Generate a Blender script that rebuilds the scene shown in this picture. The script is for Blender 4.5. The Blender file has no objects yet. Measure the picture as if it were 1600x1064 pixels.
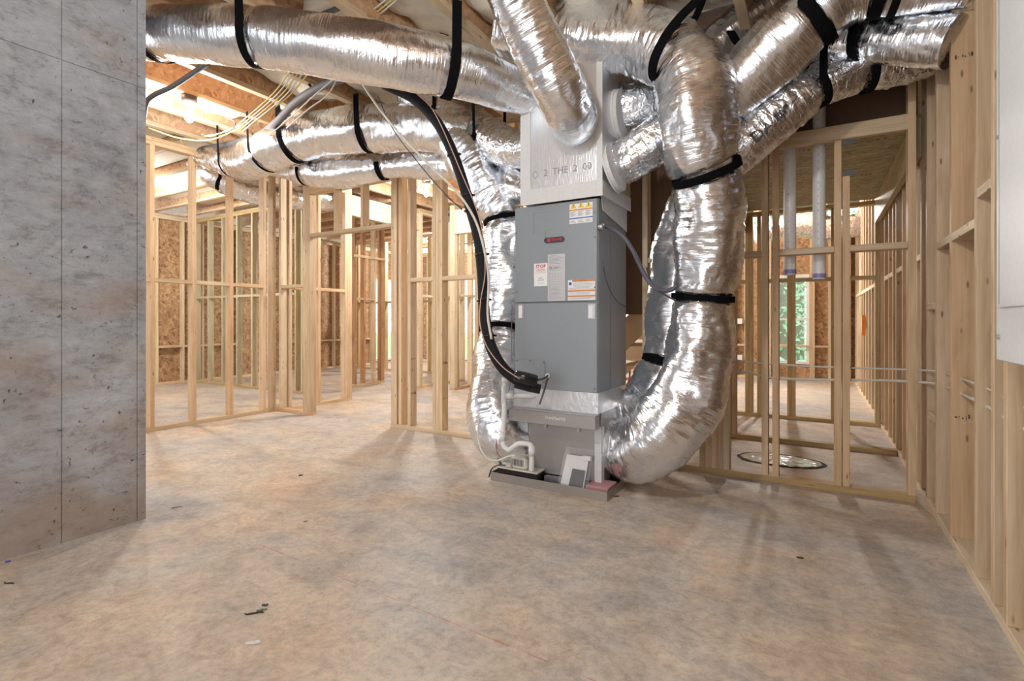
import bpy, bmesh, math, random
from mathutils import Vector, Matrix, noise
random.seed(7)
S = bpy.context.scene
COL = S.collection
# ------------------------------------------------------------------ camera
CH = 1.05                                   # lens height, focal 800 px of 1600, yaw 30.8 deg left of +Y
YAW = math.atan2(476, 800)
cam = bpy.data.cameras.new('camera'); cam.sensor_width = 36; cam.lens = 18
cam.shift_y = -31/1600; cam.clip_start = .05; cam.clip_end = 200
co = bpy.data.objects.new('camera', cam); COL.objects.link(co)
co.location = (0, 0, CH); co.rotation_euler = (math.pi/2, 0, YAW); S.camera = co
FW = Vector((-math.sin(YAW), math.cos(YAW), 0)); RT = Vector((math.cos(YAW), math.sin(YAW), 0))
def P(u, v, d):                             # a point of the place seen at (u, v), d metres ahead
    return FW*d + RT*((u-800)/800*d) + Vector((0, 0, CH+(501-v)/800*d))
# ------------------------------------------------------------------ light
S.view_settings.view_transform = 'Standard'; S.view_settings.look = 'None'
S.view_settings.gamma = 1; S.view_settings.use_curve_mapping = False
S.view_settings.exposure = 1.02
W = bpy.data.worlds.new('sky'); S.world = W; W.use_nodes = True
bg = W.node_tree.nodes['Background']; bg.inputs[0].default_value = (.93, .96, 1, 1); bg.inputs[1].default_value = 1.45
def lamp(name, loc, power, size=.06, col=(1, .975, .94)):
    l = bpy.data.lights.new(name, 'POINT'); l.energy = power; l.shadow_soft_size = size; l.color = col
    o = bpy.data.objects.new(name, l); o.location = loc; COL.objects.link(o); return o
BULBS = [((-4.2746, 2.18, 2.66), 50), ((-4.2746, 5.05, 2.665), 100), ((-.8607, .75, 2.42), 56), ((-7.6, 3.2385, 2.665), 85), ((-7.2, 8.603, 2.665), 150), ((-2.8115, 8.7, 2.665), 150), ((-.373, 8.6, 2.665), 140)]  # last four are added fill lamps that brighten the left and back rooms
for i, (p, e) in enumerate(BULBS): lamp('bulb_or_fill_light', p, e)
# ------------------------------------------------------------------ materials
def newmat(name):
    m = bpy.data.materials.new(name); m.use_nodes = True
    return m, m.node_tree.nodes, m.node_tree.links, m.node_tree.nodes['Principled BSDF']
def plain(name, col, rough=.5, metal=0, emit=None, estr=1, bump=0, bscale=60, trans=0, alpha=1, coat=0):
    m, n, l, b = newmat(name)
    b.inputs['Base Color'].default_value = (*col, 1); b.inputs['Roughness'].default_value = rough
    b.inputs['Metallic'].default_value = metal
    if emit: b.inputs['Emission Color'].default_value = (*emit, 1); b.inputs['Emission Strength'].default_value = estr
    if trans: b.inputs['Transmission Weight'].default_value = trans
    if alpha < 1: b.inputs['Alpha'].default_value = alpha
    if coat: b.inputs['Coat Weight'].default_value = coat
    tc = n.new('ShaderNodeTexCoord'); nz = n.new('ShaderNodeTexNoise'); nz.inputs['Scale'].default_value = bscale
    l.new(tc.outputs['Object'], nz.inputs['Vector'])
    mx = n.new('ShaderNodeMixRGB'); mx.blend_type = 'MULTIPLY'; mx.inputs[0].default_value = .12
    mx.inputs[1].default_value = (*col, 1); l.new(nz.outputs[0], mx.inputs[2]); l.new(mx.outputs[0], b.inputs['Base Color'])
    if bump:
        bp = n.new('ShaderNodeBump'); bp.inputs['Strength'].default_value = bump; bp.inputs['Distance'].default_value = .01
        l.new(nz.outputs[0], bp.inputs['Height']); l.new(bp.outputs[0], b.inputs['Normal'])
    return m
def ramp(n, pts):
    r = n.new('ShaderNodeValToRGB'); e = r.color_ramp.elements
    while len(e) < len(pts): e.new(.5)
    for k, (p, c) in enumerate(pts): e[k].position = p; e[k].color = (*c, 1)
    return r
def noise_node(n, l, vec, scale, detail=4, dist=0, rough=.5):
    q = n.new('ShaderNodeTexNoise'); q.inputs['Scale'].default_value = scale; q.inputs['Detail'].default_value = detail
    q.inputs['Distortion'].default_value = dist; q.inputs['Roughness'].default_value = rough
    if vec is not None: l.new(vec, q.inputs['Vector'])
    return q
def mapping(n, l, vec, scale):
    q = n.new('ShaderNodeMapping'); q.inputs['Scale'].default_value = scale; l.new(vec, q.inputs['Vector']); return q
def mix(n, l, fac, a, b, mode='MIX'):
    q = n.new('ShaderNodeMixRGB'); q.blend_type = mode
    for i, x in enumerate((fac, a, b)):
        if isinstance(x, (int, float)): q.inputs[i].default_value = x
        elif isinstance(x, tuple): q.inputs[i].default_value = (*x, 1)
        else: l.new(x, q.inputs[i])
    return q.outputs[0]
def wood(name, c1, c2, c3, knots=True):
    m, n, l, b = newmat(name)
    uv = n.new('ShaderNodeTexCoord'); oi = n.new('ShaderNodeObjectInfo')
    off = n.new('ShaderNodeVectorMath'); off.operation = 'ADD'
    comb = n.new('ShaderNodeCombineXYZ'); mm = n.new('ShaderNodeMath'); mm.operation = 'MULTIPLY'; mm.inputs[1].default_value = 37
    l.new(oi.outputs['Random'], mm.inputs[0]); l.new(mm.outputs[0], comb.inputs[0]); l.new(mm.outputs[0], comb.inputs[1])
    l.new(uv.outputs['UV'], off.inputs[0]); l.new(comb.outputs[0], off.inputs[1])
    mp = mapping(n, l, off.outputs[0], (60, 2.2, 1))
    g = noise_node(n, l, mp.outputs[0], 1, 5, .6)
    mp2 = mapping(n, l, off.outputs[0], (9, 1.3, 1)); g2 = noise_node(n, l, mp2.outputs[0], 1, 3, 1.5)
    r = ramp(n, [(.25, c3), (.5, c1), (.75, c2)]); l.new(g2.outputs[0], r.inputs[0])
    r2 = ramp(n, [(.3, (.80, .73, .64)), (.55, (1, 1, 1))]); l.new(g.outputs[0], r2.inputs[0])
    c = mix(n, l, .6, r.outputs[0], r2.outputs[0], 'MULTIPLY')
    if knots:
        mp3 = mapping(n, l, off.outputs[0], (17, 5.0, 1)); vo = n.new('ShaderNodeTexVoronoi'); vo.inputs['Scale'].default_value = 1
        l.new(mp3.outputs[0], vo.inputs['Vector'])
        rk = ramp(n, [(.05, (.22, .12, .07)), (.12, (1, 1, 1))]); l.new(vo.outputs['Distance'], rk.inputs[0])
        c = mix(n, l, .75, c, rk.outputs[0], 'MULTIPLY')
    # board to board tone
    rt = ramp(n, [(0, (.84, .82, .78)), (.35, (1, 1, 1)), (.7, (1.0, .95, .86)), (1, (.92, .80, .68))]); l.new(oi.outputs['Random'], rt.inputs[0])
    c = mix(n, l, 1.0, c, rt.outputs[0], 'MULTIPLY')
    l.new(c, b.inputs['Base Color']); b.inputs['Roughness'].default_value = .62
    bp = n.new('ShaderNodeBump'); bp.inputs['Strength'].default_value = .15; bp.inputs['Distance'].default_value = .004
    l.new(g.outputs[0], bp.inputs['Height']); l.new(bp.outputs[0], b.inputs['Normal'])
    return m
M = {}
M['pine'] = wood('pine', (.68, .52, .35), (.76, .61, .43), (.56, .40, .25))
M['pine_pale'] = wood('pale_pine', (.74, .62, .45), (.80, .69, .52), (.62, .49, .33))
M['treated'] = wood('treated_pine', (.52, .40, .21), (.60, .48, .28), (.40, .29, .14))
M['greenish'] = wood('greenish_pine', (.54, .50, .35), (.62, .58, .42), (.42, .38, .25))
M['redwood'] = wood('orange_pine', (.48, .28, .15), (.56, .37, .22), (.34, .18, .10))
def osb(name, a, b_, c_, sc=38, along=(1, 2.4, 1)):
    m, n, l, b = newmat(name); tc = n.new('ShaderNodeTexCoord')
    mp = mapping(n, l, tc.outputs['Object'], along)
    n0 = noise_node(n, l, mp.outputs[0], 9, 2); add = n.new('ShaderNodeVectorMath'); add.operation = 'MULTIPLY_ADD'
    l.new(n0.outputs['Color'], add.inputs[0]); add.inputs[1].default_value = (.13, .13, .13); l.new(mp.outputs[0], add.inputs[2])
    vo = n.new('ShaderNodeTexVoronoi'); vo.inputs['Scale'].default_value = sc; l.new(add.outputs[0], vo.inputs['Vector'])
    sep = n.new('ShaderNodeSeparateColor'); l.new(vo.outputs['Color'], sep.inputs[0])
    r = ramp(n, [(0, c_), (.3, a), (.65, a), (1, b_)]); l.new(sep.outputs[0], r.inputs[0])
    n2 = noise_node(n, l, mp.outputs[0], 3, 3); c = mix(n, l, .25, r.outputs[0], n2.outputs[0], 'OVERLAY')
    l.new(c, b.inputs['Base Color']); b.inputs['Roughness'].default_value = .6
    bp = n.new('ShaderNodeBump'); bp.inputs['Strength'].default_value = .35; bp.inputs['Distance'].default_value = .004
    l.new(sep.outputs[1], bp.inputs['Height']); l.new(bp.outputs[0], b.inputs['Normal'])
    return m
M['osb'] = osb('strand_board', (.42, .26, .14), (.58, .40, .23), (.24, .12, .06), 30, (1, 1, 1))
M['osb_soffit'] = osb('strand_board_soffit', (.33, .28, .16), (.50, .46, .30), (.20, .14, .07), 26, (1, 3, 1))
M['osb_web'] = osb('joist_web_board', (.56, .34, .19), (.66, .45, .28), (.38, .21, .11), 34, (1, 1, 1))
M['subfloor'] = osb('subfloor_board', (.26, .17, .11), (.34, .24, .16), (.16, .10, .06), 24, (1, 1, 1))
def floor_mat():
    m, n, l, b = newmat('stained_slab'); tc = n.new('ShaderNodeTexCoord'); v = tc.outputs['Object']
    a = noise_node(n, l, v, .8, 9, .3, .68); r = ramp(n, [(.34, (.30, .31, .33)), (.45, (.47, .42, .38)), (.54, (.58, .45, .32)), (.66, (.64, .38, .21))]); l.new(a.outputs[0], r.inputs[0])
    mp = mapping(n, l, v, (1.6, 3.0, 1)); q = noise_node(n, l, mp.outputs[0], 1.3, 10, .25, .74)
    r2 = ramp(n, [(.34, (.32, .33, .35)), (.50, (.52, .48, .44)), (.66, (.68, .61, .51))]); l.new(q.outputs[0], r2.inputs[0])
    c = mix(n, l, .45, r.outputs[0], r2.outputs[0])
    f = noise_node(n, l, v, 30, 8, .3, .8); r3 = ramp(n, [(.38, (.62, .60, .58)), (.56, (1.08, 1.08, 1.08))]); l.new(f.outputs[0], r3.inputs[0])
    c = mix(n, l, .55, c, r3.outputs[0], 'MULTIPLY')
    g = noise_node(n, l, v, 7, 10, .6, .8); r4 = ramp(n, [(.40, (.80, .78, .77)), (.50, (1, 1, 1)), (.62, (1.16, 1.15, 1.12))]); l.new(g.outputs[0], r4.inputs[0])
    c = mix(n, l, .8, c, r4.outputs[0], 'MULTIPLY')
    # red chalk line snapped on the slab
    A = g2(380, 840); B = g2(930, 1064); d = (B-A).normalized(); nn = Vector((-d.y, d.x, 0))
    dp = n.new('ShaderNodeVectorMath'); dp.operation = 'DOT_PRODUCT'; l.new(v, dp.inputs[0]); dp.inputs[1].default_value = nn
    ad = n.new('ShaderNodeMath'); ad.operation = 'SUBTRACT'; l.new(dp.outputs['Value'], ad.inputs[0]); ad.inputs[1].default_value = A.dot(nn)
    ab = n.new('ShaderNodeMath'); ab.operation = 'ABSOLUTE'; l.new(ad.outputs[0], ab.inputs[0])
    lt = n.new('ShaderNodeMath'); lt.operation = 'LESS_THAN'; l.new(ab.outputs[0], lt.inputs[0]); lt.inputs[1].default_value = .0022
    br = noise_node(n, l, v, 14, 3); rb = ramp(n, [(.42, (0, 0, 0)), (.56, (.75, .75, .75))]); l.new(br.outputs[0], rb.inputs[0])
    mu = n.new('ShaderNodeMath'); mu.operation = 'MULTIPLY'; l.new(lt.outputs[0], mu.inputs[0]); l.new(rb.outputs[0], mu.inputs[1])
    c = mix(n, l, mu.outputs[0], c, (.50, .12, .09))
    l.new(c, b.inputs['Base Color']); rr = ramp(n, [(.3, (.5, .5, .5)), (.7, (.75, .75, .75))]); l.new(f.outputs[0], rr.inputs[0]); l.new(rr.outputs[0], b.inputs['Roughness'])
    bp = n.new('ShaderNodeBump'); bp.inputs['Strength'].default_value = .25; bp.inputs['Distance'].default_value = .004
    l.new(f.outputs[0], bp.inputs['Height']); l.new(bp.outputs[0], b.inputs['Normal'])
    return m
def g2(u, v):
    d = 800*CH/(v-501); p = FW*d + RT*((u-800)/800*d); return Vector((p.x, p.y, 0))
M['floor'] = floor_mat()
def concrete():
    m, n, l, b = newmat('poured_concrete'); tc = n.new('ShaderNodeTexCoord'); v = tc.outputs['Object']
    a = noise_node(n, l, v, 1.5, 10, .1, .72); r = ramp(n, [(.32, (.29, .305, .325)), (.5, (.41, .435, .465)), (.66, (.51, .535, .57))]); l.new(a.outputs[0], r.inputs[0])
    mp = mapping(n, l, v, (1, 1.6, 3.2)); q = noise_node(n, l, mp.outputs[0], 5, 12, .15, .82)
    r2 = ramp(n, [(.38, (.52, .50, .48)), (.48, (.92, .92, .93)), (.64, (1.18, 1.18, 1.2))]); l.new(q.outputs[0], r2.inputs[0]); c = mix(n, l, .85, r.outputs[0], r2.outputs[0], 'MULTIPLY')
    # rusty clay stains, stronger towards the footing
    s = n.new('ShaderNodeSeparateXYZ'); l.new(v, s.inputs[0]); st = noise_node(n, l, mp.outputs[0], 1.4, 5, .4)
    rz = n.new('ShaderNodeMapRange'); rz.inputs[1].default_value = 0; rz.inputs[2].default_value = 1.5; rz.inputs[3].default_value = .30; rz.inputs[4].default_value = -.02; l.new(s.outputs[2], rz.inputs[0])
    ad = n.new('ShaderNodeMath'); l.new(st.outputs[0], ad.inputs[0]); l.new(rz.outputs[0], ad.inputs[1])
    rs = ramp(n, [(.56, (0, 0, 0)), (.85, (.6, .6, .6))]); l.new(ad.outputs[0], rs.inputs[0]); c = mix(n, l, rs.outputs[0], c, (.36, .24, .15))
    vo = noise_node(n, l, v, 38, 3, .5, .6)
    rv = ramp(n, [(.30, (.25, .23, .21)), (.36, (1, 1, 1))]); l.new(vo.outputs[0], rv.inputs[0])
    pn = noise_node(n, l, v, 5, 2); rp = ramp(n, [(.44, (0, 0, 0)), (.52, (1, 1, 1))]); l.new(pn.outputs[0], rp.inputs[0])
    c = mix(n, l, rp.outputs[0], c, mix(n, l, 1, c, rv.outputs[0], 'MULTIPLY'))
    l.new(c, b.inputs['Base Color']); b.inputs['Roughness'].default_value = .75
    bp = n.new('ShaderNodeBump'); bp.inputs['Strength'].default_value = .5; bp.inputs['Distance'].default_value = .006
    l.new(q.outputs[0], bp.inputs['Height']); l.new(bp.outputs[0], b.inputs['Normal'])
    return m
M['concrete'] = concrete()
def foil(name, ring=75, around=4, strength=.33, col=(.89, .92, .965), rough=(.16, .36), crumple=.12):
    m, n, l, b = newmat(name); tc = n.new('ShaderNodeTexCoord')
    mp = mapping(n, l, tc.outputs['UV'], (around, ring, 1)); a = noise_node(n, l, mp.outputs[0], 1, 2, .25, .5)
    mp2 = mapping(n, l, tc.outputs['UV'], (around*2.2, ring*.18, 1)); c = noise_node(n, l, mp2.outputs[0], 1, 3, 1.2, .5)
    vo = n.new('ShaderNodeTexVoronoi'); vo.feature = 'DISTANCE_TO_EDGE'; vo.inputs['Scale'].default_value = 22
    l.new(tc.outputs['Object'], vo.inputs['Vector'])
    rv = ramp(n, [(0, (0, 0, 0)), (.12, (1, 1, 1))]); l.new(vo.outputs['Distance'], rv.inputs[0])
    s1 = n.new('ShaderNodeMath'); s1.operation = 'MULTIPLY_ADD'; l.new(c.outputs[0], s1.inputs[0]); s1.inputs[1].default_value = 1.1; l.new(a.outputs[0], s1.inputs[2])
    s2 = n.new('ShaderNodeMath'); s2.operation = 'MULTIPLY_ADD'; l.new(rv.outputs[0], s2.inputs[0]); s2.inputs[1].default_value = crumple*.4; l.new(s1.outputs[0], s2.inputs[2])
    bp = n.new('ShaderNodeBump'); bp.inputs['Strength'].default_value = strength; bp.inputs['Distance'].default_value = .012
    l.new(s2.outputs[0], bp.inputs['Height']); l.new(bp.outputs[0], b.inputs['Normal'])
    b.inputs['Base Color'].default_value = (*col, 1); b.inputs['Metallic'].default_value = 1
    rr = n.new('ShaderNodeMapRange'); rr.inputs[3].default_value = rough[0]; rr.inputs[4].default_value = rough[1]; l.new(c.outputs[0], rr.inputs[0]); l.new(rr.outputs[0], b.inputs['Roughness'])
    return m
M['foil'] = foil('duct_foil')
M['foil_crumpled'] = foil('crumpled_duct_foil', 60, 8, .5, crumple=.6)
def board_foil():
    m, n, l, b = newmat('duct_board_foil'); tc = n.new('ShaderNodeTexCoord')
    mp = mapping(n, l, tc.outputs['Object'], (150, 150, 16)); a = noise_node(n, l, mp.outputs[0], 1, 2, .6)
    bp = n.new('ShaderNodeBump'); bp.inputs['Strength'].default_value = .35; bp.inputs['Distance'].default_value = .004
    l.new(a.outputs[0], bp.inputs['Height']); l.new(bp.outputs[0], b.inputs['Normal'])
    b.inputs['Base Color'].default_value = (.80, .81, .83, 1); b.inputs['Metallic'].default_value = .9; b.inputs['Roughness'].default_value = .34
    return m
M['foil_board'] = board_foil()
M['galv'] = plain('galvanised_sheet', (.55, .55, .56), .38, .85, bscale=7)
M['mastic'] = plain('white_mastic', (.70, .70, .70), .6, 0, bump=.2)
M['tape'] = plain('foil_tape', (.72, .72, .73), .30, .7, bump=.2, bscale=30)
M['cabinet'] = plain('grey_enamel', (.30, .33, .355), .38, .15, bscale=220)
M['cabinet_dark'] = plain('dark_grey_enamel', (.17, .185, .20), .4, .2)
M['black'] = plain('black_webbing', (.004, .004, .005), .9)
M['black'].node_tree.nodes['Principled BSDF'].inputs['Specular IOR Level'].default_value = .1
M['rubber'] = plain('black_foam_insulation', (.012, .012, .015), .7, bump=.25, bscale=90)
M['rubber'].node_tree.nodes['Principled BSDF'].inputs['Specular IOR Level'].default_value = .25
M['rustred'] = plain('rust_red_wire', (.30, .09, .06), .6)
M['blackgloss'] = plain('black_tape', (.012, .012, .012), .25)
M['greyfoam'] = plain('grey_foam_insulation', (.13, .12, .125), .7)
M['conduit'] = plain('grey_conduit', (.10, .10, .13), .45)
M['pvc'] = plain('white_pvc', (.80, .80, .80), .35)
M['purple'] = plain('purple_primer', (.28, .25, .55), .4)
M['cream'] = plain('cream_plastic', (.72, .70, .62), .4)
M['white'] = plain('white_paper', (.85, .85, .85), .6)
M['lightgrey'] = plain('grey_sticker', (.58, .59, .61), .5)
M['ink'] = plain('dark_ink', (.05, .05, .06), .6)
M['inkgrey'] = plain('grey_ink', (.30, .31, .33), .6)
M['orange'] = plain('orange_print', (.72, .27, .06), .5)
M['blue'] = plain('blue_print', (.03, .12, .55), .5)
M['yellow'] = plain('yellow_print', (.85, .60, .05), .5)
M['red'] = plain('red_print', (.60, .03, .05), .5)
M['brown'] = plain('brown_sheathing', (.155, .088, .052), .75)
M['cable'] = plain('white_cable', (.72, .68, .60), .5)
M['cable_y'] = plain('yellow_cable', (.75, .58, .16), .5)
M['cable_pink'] = plain('copper_wire', (.65, .42, .33), .45)
M['foam'] = plain('cream_insulation', (.80, .74, .62), .9, bump=.6, bscale=14)
M['panel'] = plain('panel_enamel', (.74, .77, .80), .55)
M['pan'] = plain('pan_steel', (.46, .43, .40), .38, .75, bscale=9)
M['panin'] = plain('pan_inside', (.03, .03, .03), .5)
M['coil'] = plain('coil_case', (.42, .40, .39), .40, .55, bscale=5)
M['pinkfoam'] = plain('pink_foam_block', (.52, .27, .27), .8)
M['bag'] = plain('clear_plastic', (.9, .9, .92), .15, trans=0, alpha=.09)
M['glass'] = plain('window_glass', (1, 1, 1), .0, alpha=.12)
M['bulb'] = plain('lit_bulb', (1, .95, .85), .3, emit=(1, .92, .78), estr=28)
M['porcelain'] = plain('dark_lampholder', (.10, .08, .07), .5)
M['vinyl'] = plain('white_vinyl_frame', (.85, .87, .88), .4)
M['leaf'] = plain('green_leaves', (.26, .58, .34), .6)
M['bark'] = plain('tree_bark', (.17, .22, .16), .9)
M['lawn'] = plain('lawn_green', (.25, .40, .16), .9)
M['plastic'] = plain('vapour_plastic', (.50, .51, .45), .22, bump=.9, bscale=12, coat=.4)
M['dirt'] = plain('dark_soil', (.06, .045, .035), .9, bump=.6)
M['steel'] = plain('plate_steel', (.10, .10, .10), .5, .6)
M['greenpipe'] = plain('green_cable', (.10, .30, .16), .5)
M['orangeplastic'] = plain('orange_plastic', (.85, .28, .04), .5)
M['yellowboard'] = plain('yellow_board', (.70, .58, .22), .7)
# ------------------------------------------------------------------ object helpers
def link(name, me, mat, parent=None, loc=(0, 0, 0)):
    o = bpy.data.objects.new(name, me); COL.objects.link(o)
    if mat is not None and not me.materials: me.materials.append(M[mat] if isinstance(mat, str) else mat)
    o.location = Vector(loc)
    if parent is not None: o.parent = parent; o.location = Vector(loc) - parent.location
    return o
def child_of(o, part): o.location = Vector(o.location) - Vector(part.location) - (part.parent.location if part.parent else Vector()); o.parent = part
def tag(o, label, cat, group=None):
    o['label'] = label; o['category'] = cat
    if group: o['group'] = group
    return o
def thing(name, label, cat, loc=(0, 0, 0), group=None):
    o = bpy.data.objects.new(name, None); o.empty_display_size = .1; COL.objects.link(o); o.location = loc
    return tag(o, label, cat, group)
def struct(o): o['kind'] = 'structure'; return o
_bc = {}
def boxmesh(sx, sy, sz, ax, bev=.002, mat='pine'):
    """box centred on its origin, long axis ax, UV = metres across, metres along"""
    key = (round(sx, 4), round(sy, 4), round(sz, 4), ax, bev, mat)
    if key in _bc: return _bc[key]
    bm = bmesh.new(); bmesh.ops.create_cube(bm, size=1); bmesh.ops.scale(bm, vec=(sx, sy, sz), verts=bm.verts)
    if bev: bmesh.ops.bevel(bm, geom=bm.edges[:], offset=min(bev, min(sx, sy, sz)*.3), segments=1, affect='EDGES')
    uvl = bm.loops.layers.uv.new('UVMap'); oth = [i for i in range(3) if i != ax]
    for f in bm.faces:
        nr = f.normal; k = max(oth, key=lambda i: abs(nr[i])) if abs(nr[ax]) < .9 else None
        for lp in f.loops:
            c = lp.vert.co
            if k is None: lp[uvl].uv = (c[oth[0]], c[oth[1]])
            else: a = oth[0] if k == oth[1] else oth[1]; lp[uvl].uv = (c[a]+k*.7+(.3 if nr[k] > 0 else 0), c[ax])
    me = bpy.data.meshes.new('board'); bm.to_mesh(me); bm.free(); me.materials.append(M[mat]); _bc[key] = me; return me
def bx(name, lo, hi, mat, parent=None, ax=None, bev=.002):
    lo = Vector(lo); hi = Vector(hi); s = hi-lo; c = (hi+lo)/2
    if ax is None: ax = max(range(3), key=lambda i: s[i])
    return link(name, boxmesh(s.x, s.y, s.z, ax, bev, mat), None, parent, c)
class MB:
    def __init__(s): s.v = []; s.f = []; s.uv = []
    def quad(s, a, b, c, d, uv=None):
        i = len(s.v); s.v += [a, b, c, d]; s.f.append((i, i+1, i+2, i+3))
    def box(s, lo, hi):
        i = len(s.v); x0, y0, z0 = lo; x1, y1, z1 = hi
        s.v += [(x0, y0, z0), (x1, y0, z0), (x1, y1, z0), (x0, y1, z0), (x0, y0, z1), (x1, y0, z1), (x1, y1, z1), (x0, y1, z1)]
        s.f += [tuple(i+k for k in q) for q in ((0, 3, 2, 1), (4, 5, 6, 7), (0, 1, 5, 4), (1, 2, 6, 5), (2, 3, 7, 6), (3, 0, 4, 7))]
    def prism(s, pts, axis, a0, a1):       # polygon extruded along axis
        n = len(pts); i = len(s.v)
        for a in (a0, a1):
            for p in pts:
                q = [0, 0, 0]; o = [k for k in range(3) if k != axis]; q[axis] = a; q[o[0]] = p[0]; q[o[1]] = p[1]; s.v.append(tuple(q))
        s.f += [tuple(range(i, i+n)), tuple(range(i+2*n-1, i+n-1, -1))]
        s.f += [(i+k, i+(k+1) % n, i+n+(k+1) % n, i+n+k) for k in range(n)]
    def tube(s, pts, r, seg=12, caps=True):
        pts = [Vector(p) for p in pts]; fr = frames(pts); i = len(s.v); n = len(pts)
        for k, (p, (t, a, b)) in enumerate(zip(pts, fr)):
            rr = r[k] if isinstance(r, (list, tuple)) else r
            for j in range(seg): th = 2*math.pi*j/seg; s.v.append(tuple(p+a*math.cos(th)*rr+b*math.sin(th)*rr))
        for k in range(n-1):
            for j in range(seg): s.f.append((i+k*seg+j, i+k*seg+(j+1) % seg, i+(k+1)*seg+(j+1) % seg, i+(k+1)*seg+j))
        if caps: s.f += [tuple(i+j for j in reversed(range(seg))), tuple(i+(n-1)*seg+j for j in range(seg))]
    def build(s, name, mat, parent=None, origin=None, smooth=False):
        o_ = Vector(origin) if origin is not None else sum((Vector(v) for v in s.v), Vector())/len(s.v)
        me = bpy.data.meshes.new(name); me.from_pydata([tuple(Vector(v)-o_) for v in s.v], [], s.f); me.update()
        bm = bmesh.new(); bm.from_mesh(me); bmesh.ops.recalc_face_normals(bm, faces=bm.faces); bm.to_mesh(me); bm.free()
        if smooth:
            for p in me.polygons: p.use_smooth = len(p.vertices) <= 4
        return link(name, me, mat, parent, o_)
def frames(pts):
    n = len(pts); T = []
    for k in range(n): T.append((pts[min(k+1, n-1)]-pts[max(k-1, 0)]).normalized())
    up = Vector((0, 0, 1)) if abs(T[0].z) < .9 else Vector((0, 1, 0))
    a = T[0].cross(up).normalized(); out = []
    for t in T:
        a = (a-t*a.dot(t)).normalized(); out.append((t, a, t.cross(a)))
    return out
def spline(pts, vals=None, step=.015):
    """Catmull-Rom through pts (Vectors), with vals alongside; resampled by arc length"""
    P_ = [Vector(p) for p in pts]; n = len(P_); V = vals or [0]*n; raw = []; rv = []; tt = []
    for i in range(n-1):
        p0 = P_[i-1] if i else P_[0]*2-P_[1]; p3 = P_[i+2] if i+2 < n else P_[n-1]*2-P_[n-2]; p1, p2 = P_[i], P_[i+1]
        for k in range(24):
            t = k/24; raw.append(.5*((2*p1)+(p2-p0)*t+(2*p0-5*p1+4*p2-p3)*t*t+(3*p1-p0-3*p2+p3)*t**3)); rv.append(V[i]*(1-t)+V[i+1]*t); tt.append(i+t)
    raw.append(P_[-1]); rv.append(V[-1]); tt.append(n-1)
    cum = [0]
    for a, b in zip(raw, raw[1:]): cum.append(cum[-1]+(b-a).length)
    L = cum[-1]; m = max(2, int(L/step)); out = []; ov = []; ot = []; j = 0
    for k in range(m+1):
        s = L*k/m
        while j < len(cum)-2 and cum[j+1] < s: j += 1
        f = (s-cum[j])/max(1e-9, cum[j+1]-cum[j]); out.append(raw[j].lerp(raw[j+1], f)); ov.append(rv[j]*(1-f)+rv[j+1]*f); ot.append(tt[j]*(1-f)+tt[j+1]*f)
    return out, ov, L, ot
def textmesh(body, size, mat, place, bold=0):
    """letters as a thin flat mesh; place maps (x, y) of the lettering to the world; returns verts, faces"""
    c = bpy.data.curves.new('t', 'FONT'); c.body = body; c.size = size; c.align_x = 'CENTER'; c.align_y = 'CENTER'; c.offset = bold; c.resolution_u = 2
    o = bpy.data.objects.new('t', c); COL.objects.link(o); bpy.context.view_layer.update()
    me = bpy.data.meshes.new_from_object(o.evaluated_get(bpy.context.evaluated_depsgraph_get()))
    bpy.data.objects.remove(o); bpy.data.curves.remove(c)
    vs = [place(v.co.x, v.co.y) for v in me.vertices]; fs = [tuple(p.vertices) for p in me.polygons]; bpy.data.meshes.remove(me)
    return vs, fs
def lettering(name, body, size, mat, place, parent, bold=0):
    vs, fs = textmesh(body, size, mat, place, bold)
    me = bpy.data.meshes.new(name); me.from_pydata([tuple(Vector(v)-parent_origin(parent)) for v in vs], [], fs)
    me.materials.append(M[mat]); o = bpy.data.objects.new(name, me); COL.objects.link(o); o.parent = parent; return o
def parent_origin(p):
    q = Vector()
    while p is not None: q += p.location; p = p.parent
    return q
# ------------------------------------------------------------------ the setting
def mesh_struct(name, mb, mat): return struct(mb.build(name, mat, origin=(0, 0, 0)))
mb = MB(); mb.box((-11, -3, -.12), (2.2, 11.2, 0)); mesh_struct('floor', mb, 'floor')
mb = MB(); mb.box((-11, -3, 3.10), (2.2, 11.2, 3.125)); mesh_struct('ceiling', mb, 'subfloor')
# poured wall with form seams cut as grooves: panels standing 3 mm proud of the joint
mb = MB(); mb.box((-3.28, -2.9, 0), (-3.066, 1.342, 2.80))
zs = [0, 2.28, 2.80]
ys = [-2.9, -2.06, -1.45, -.84, -.23, .379, .989, 1.301, 1.342]
for a, b in zip(ys, ys[1:]):
    for c, d in zip(zs, zs[1:]): mb.box((-3.068, a+.002, c+(.0015 if c else 0)), (-3.061, b-.002 if b < 1.34 else b, d-.0015))
mesh_struct('wall_left', mb, 'concrete')
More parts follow.
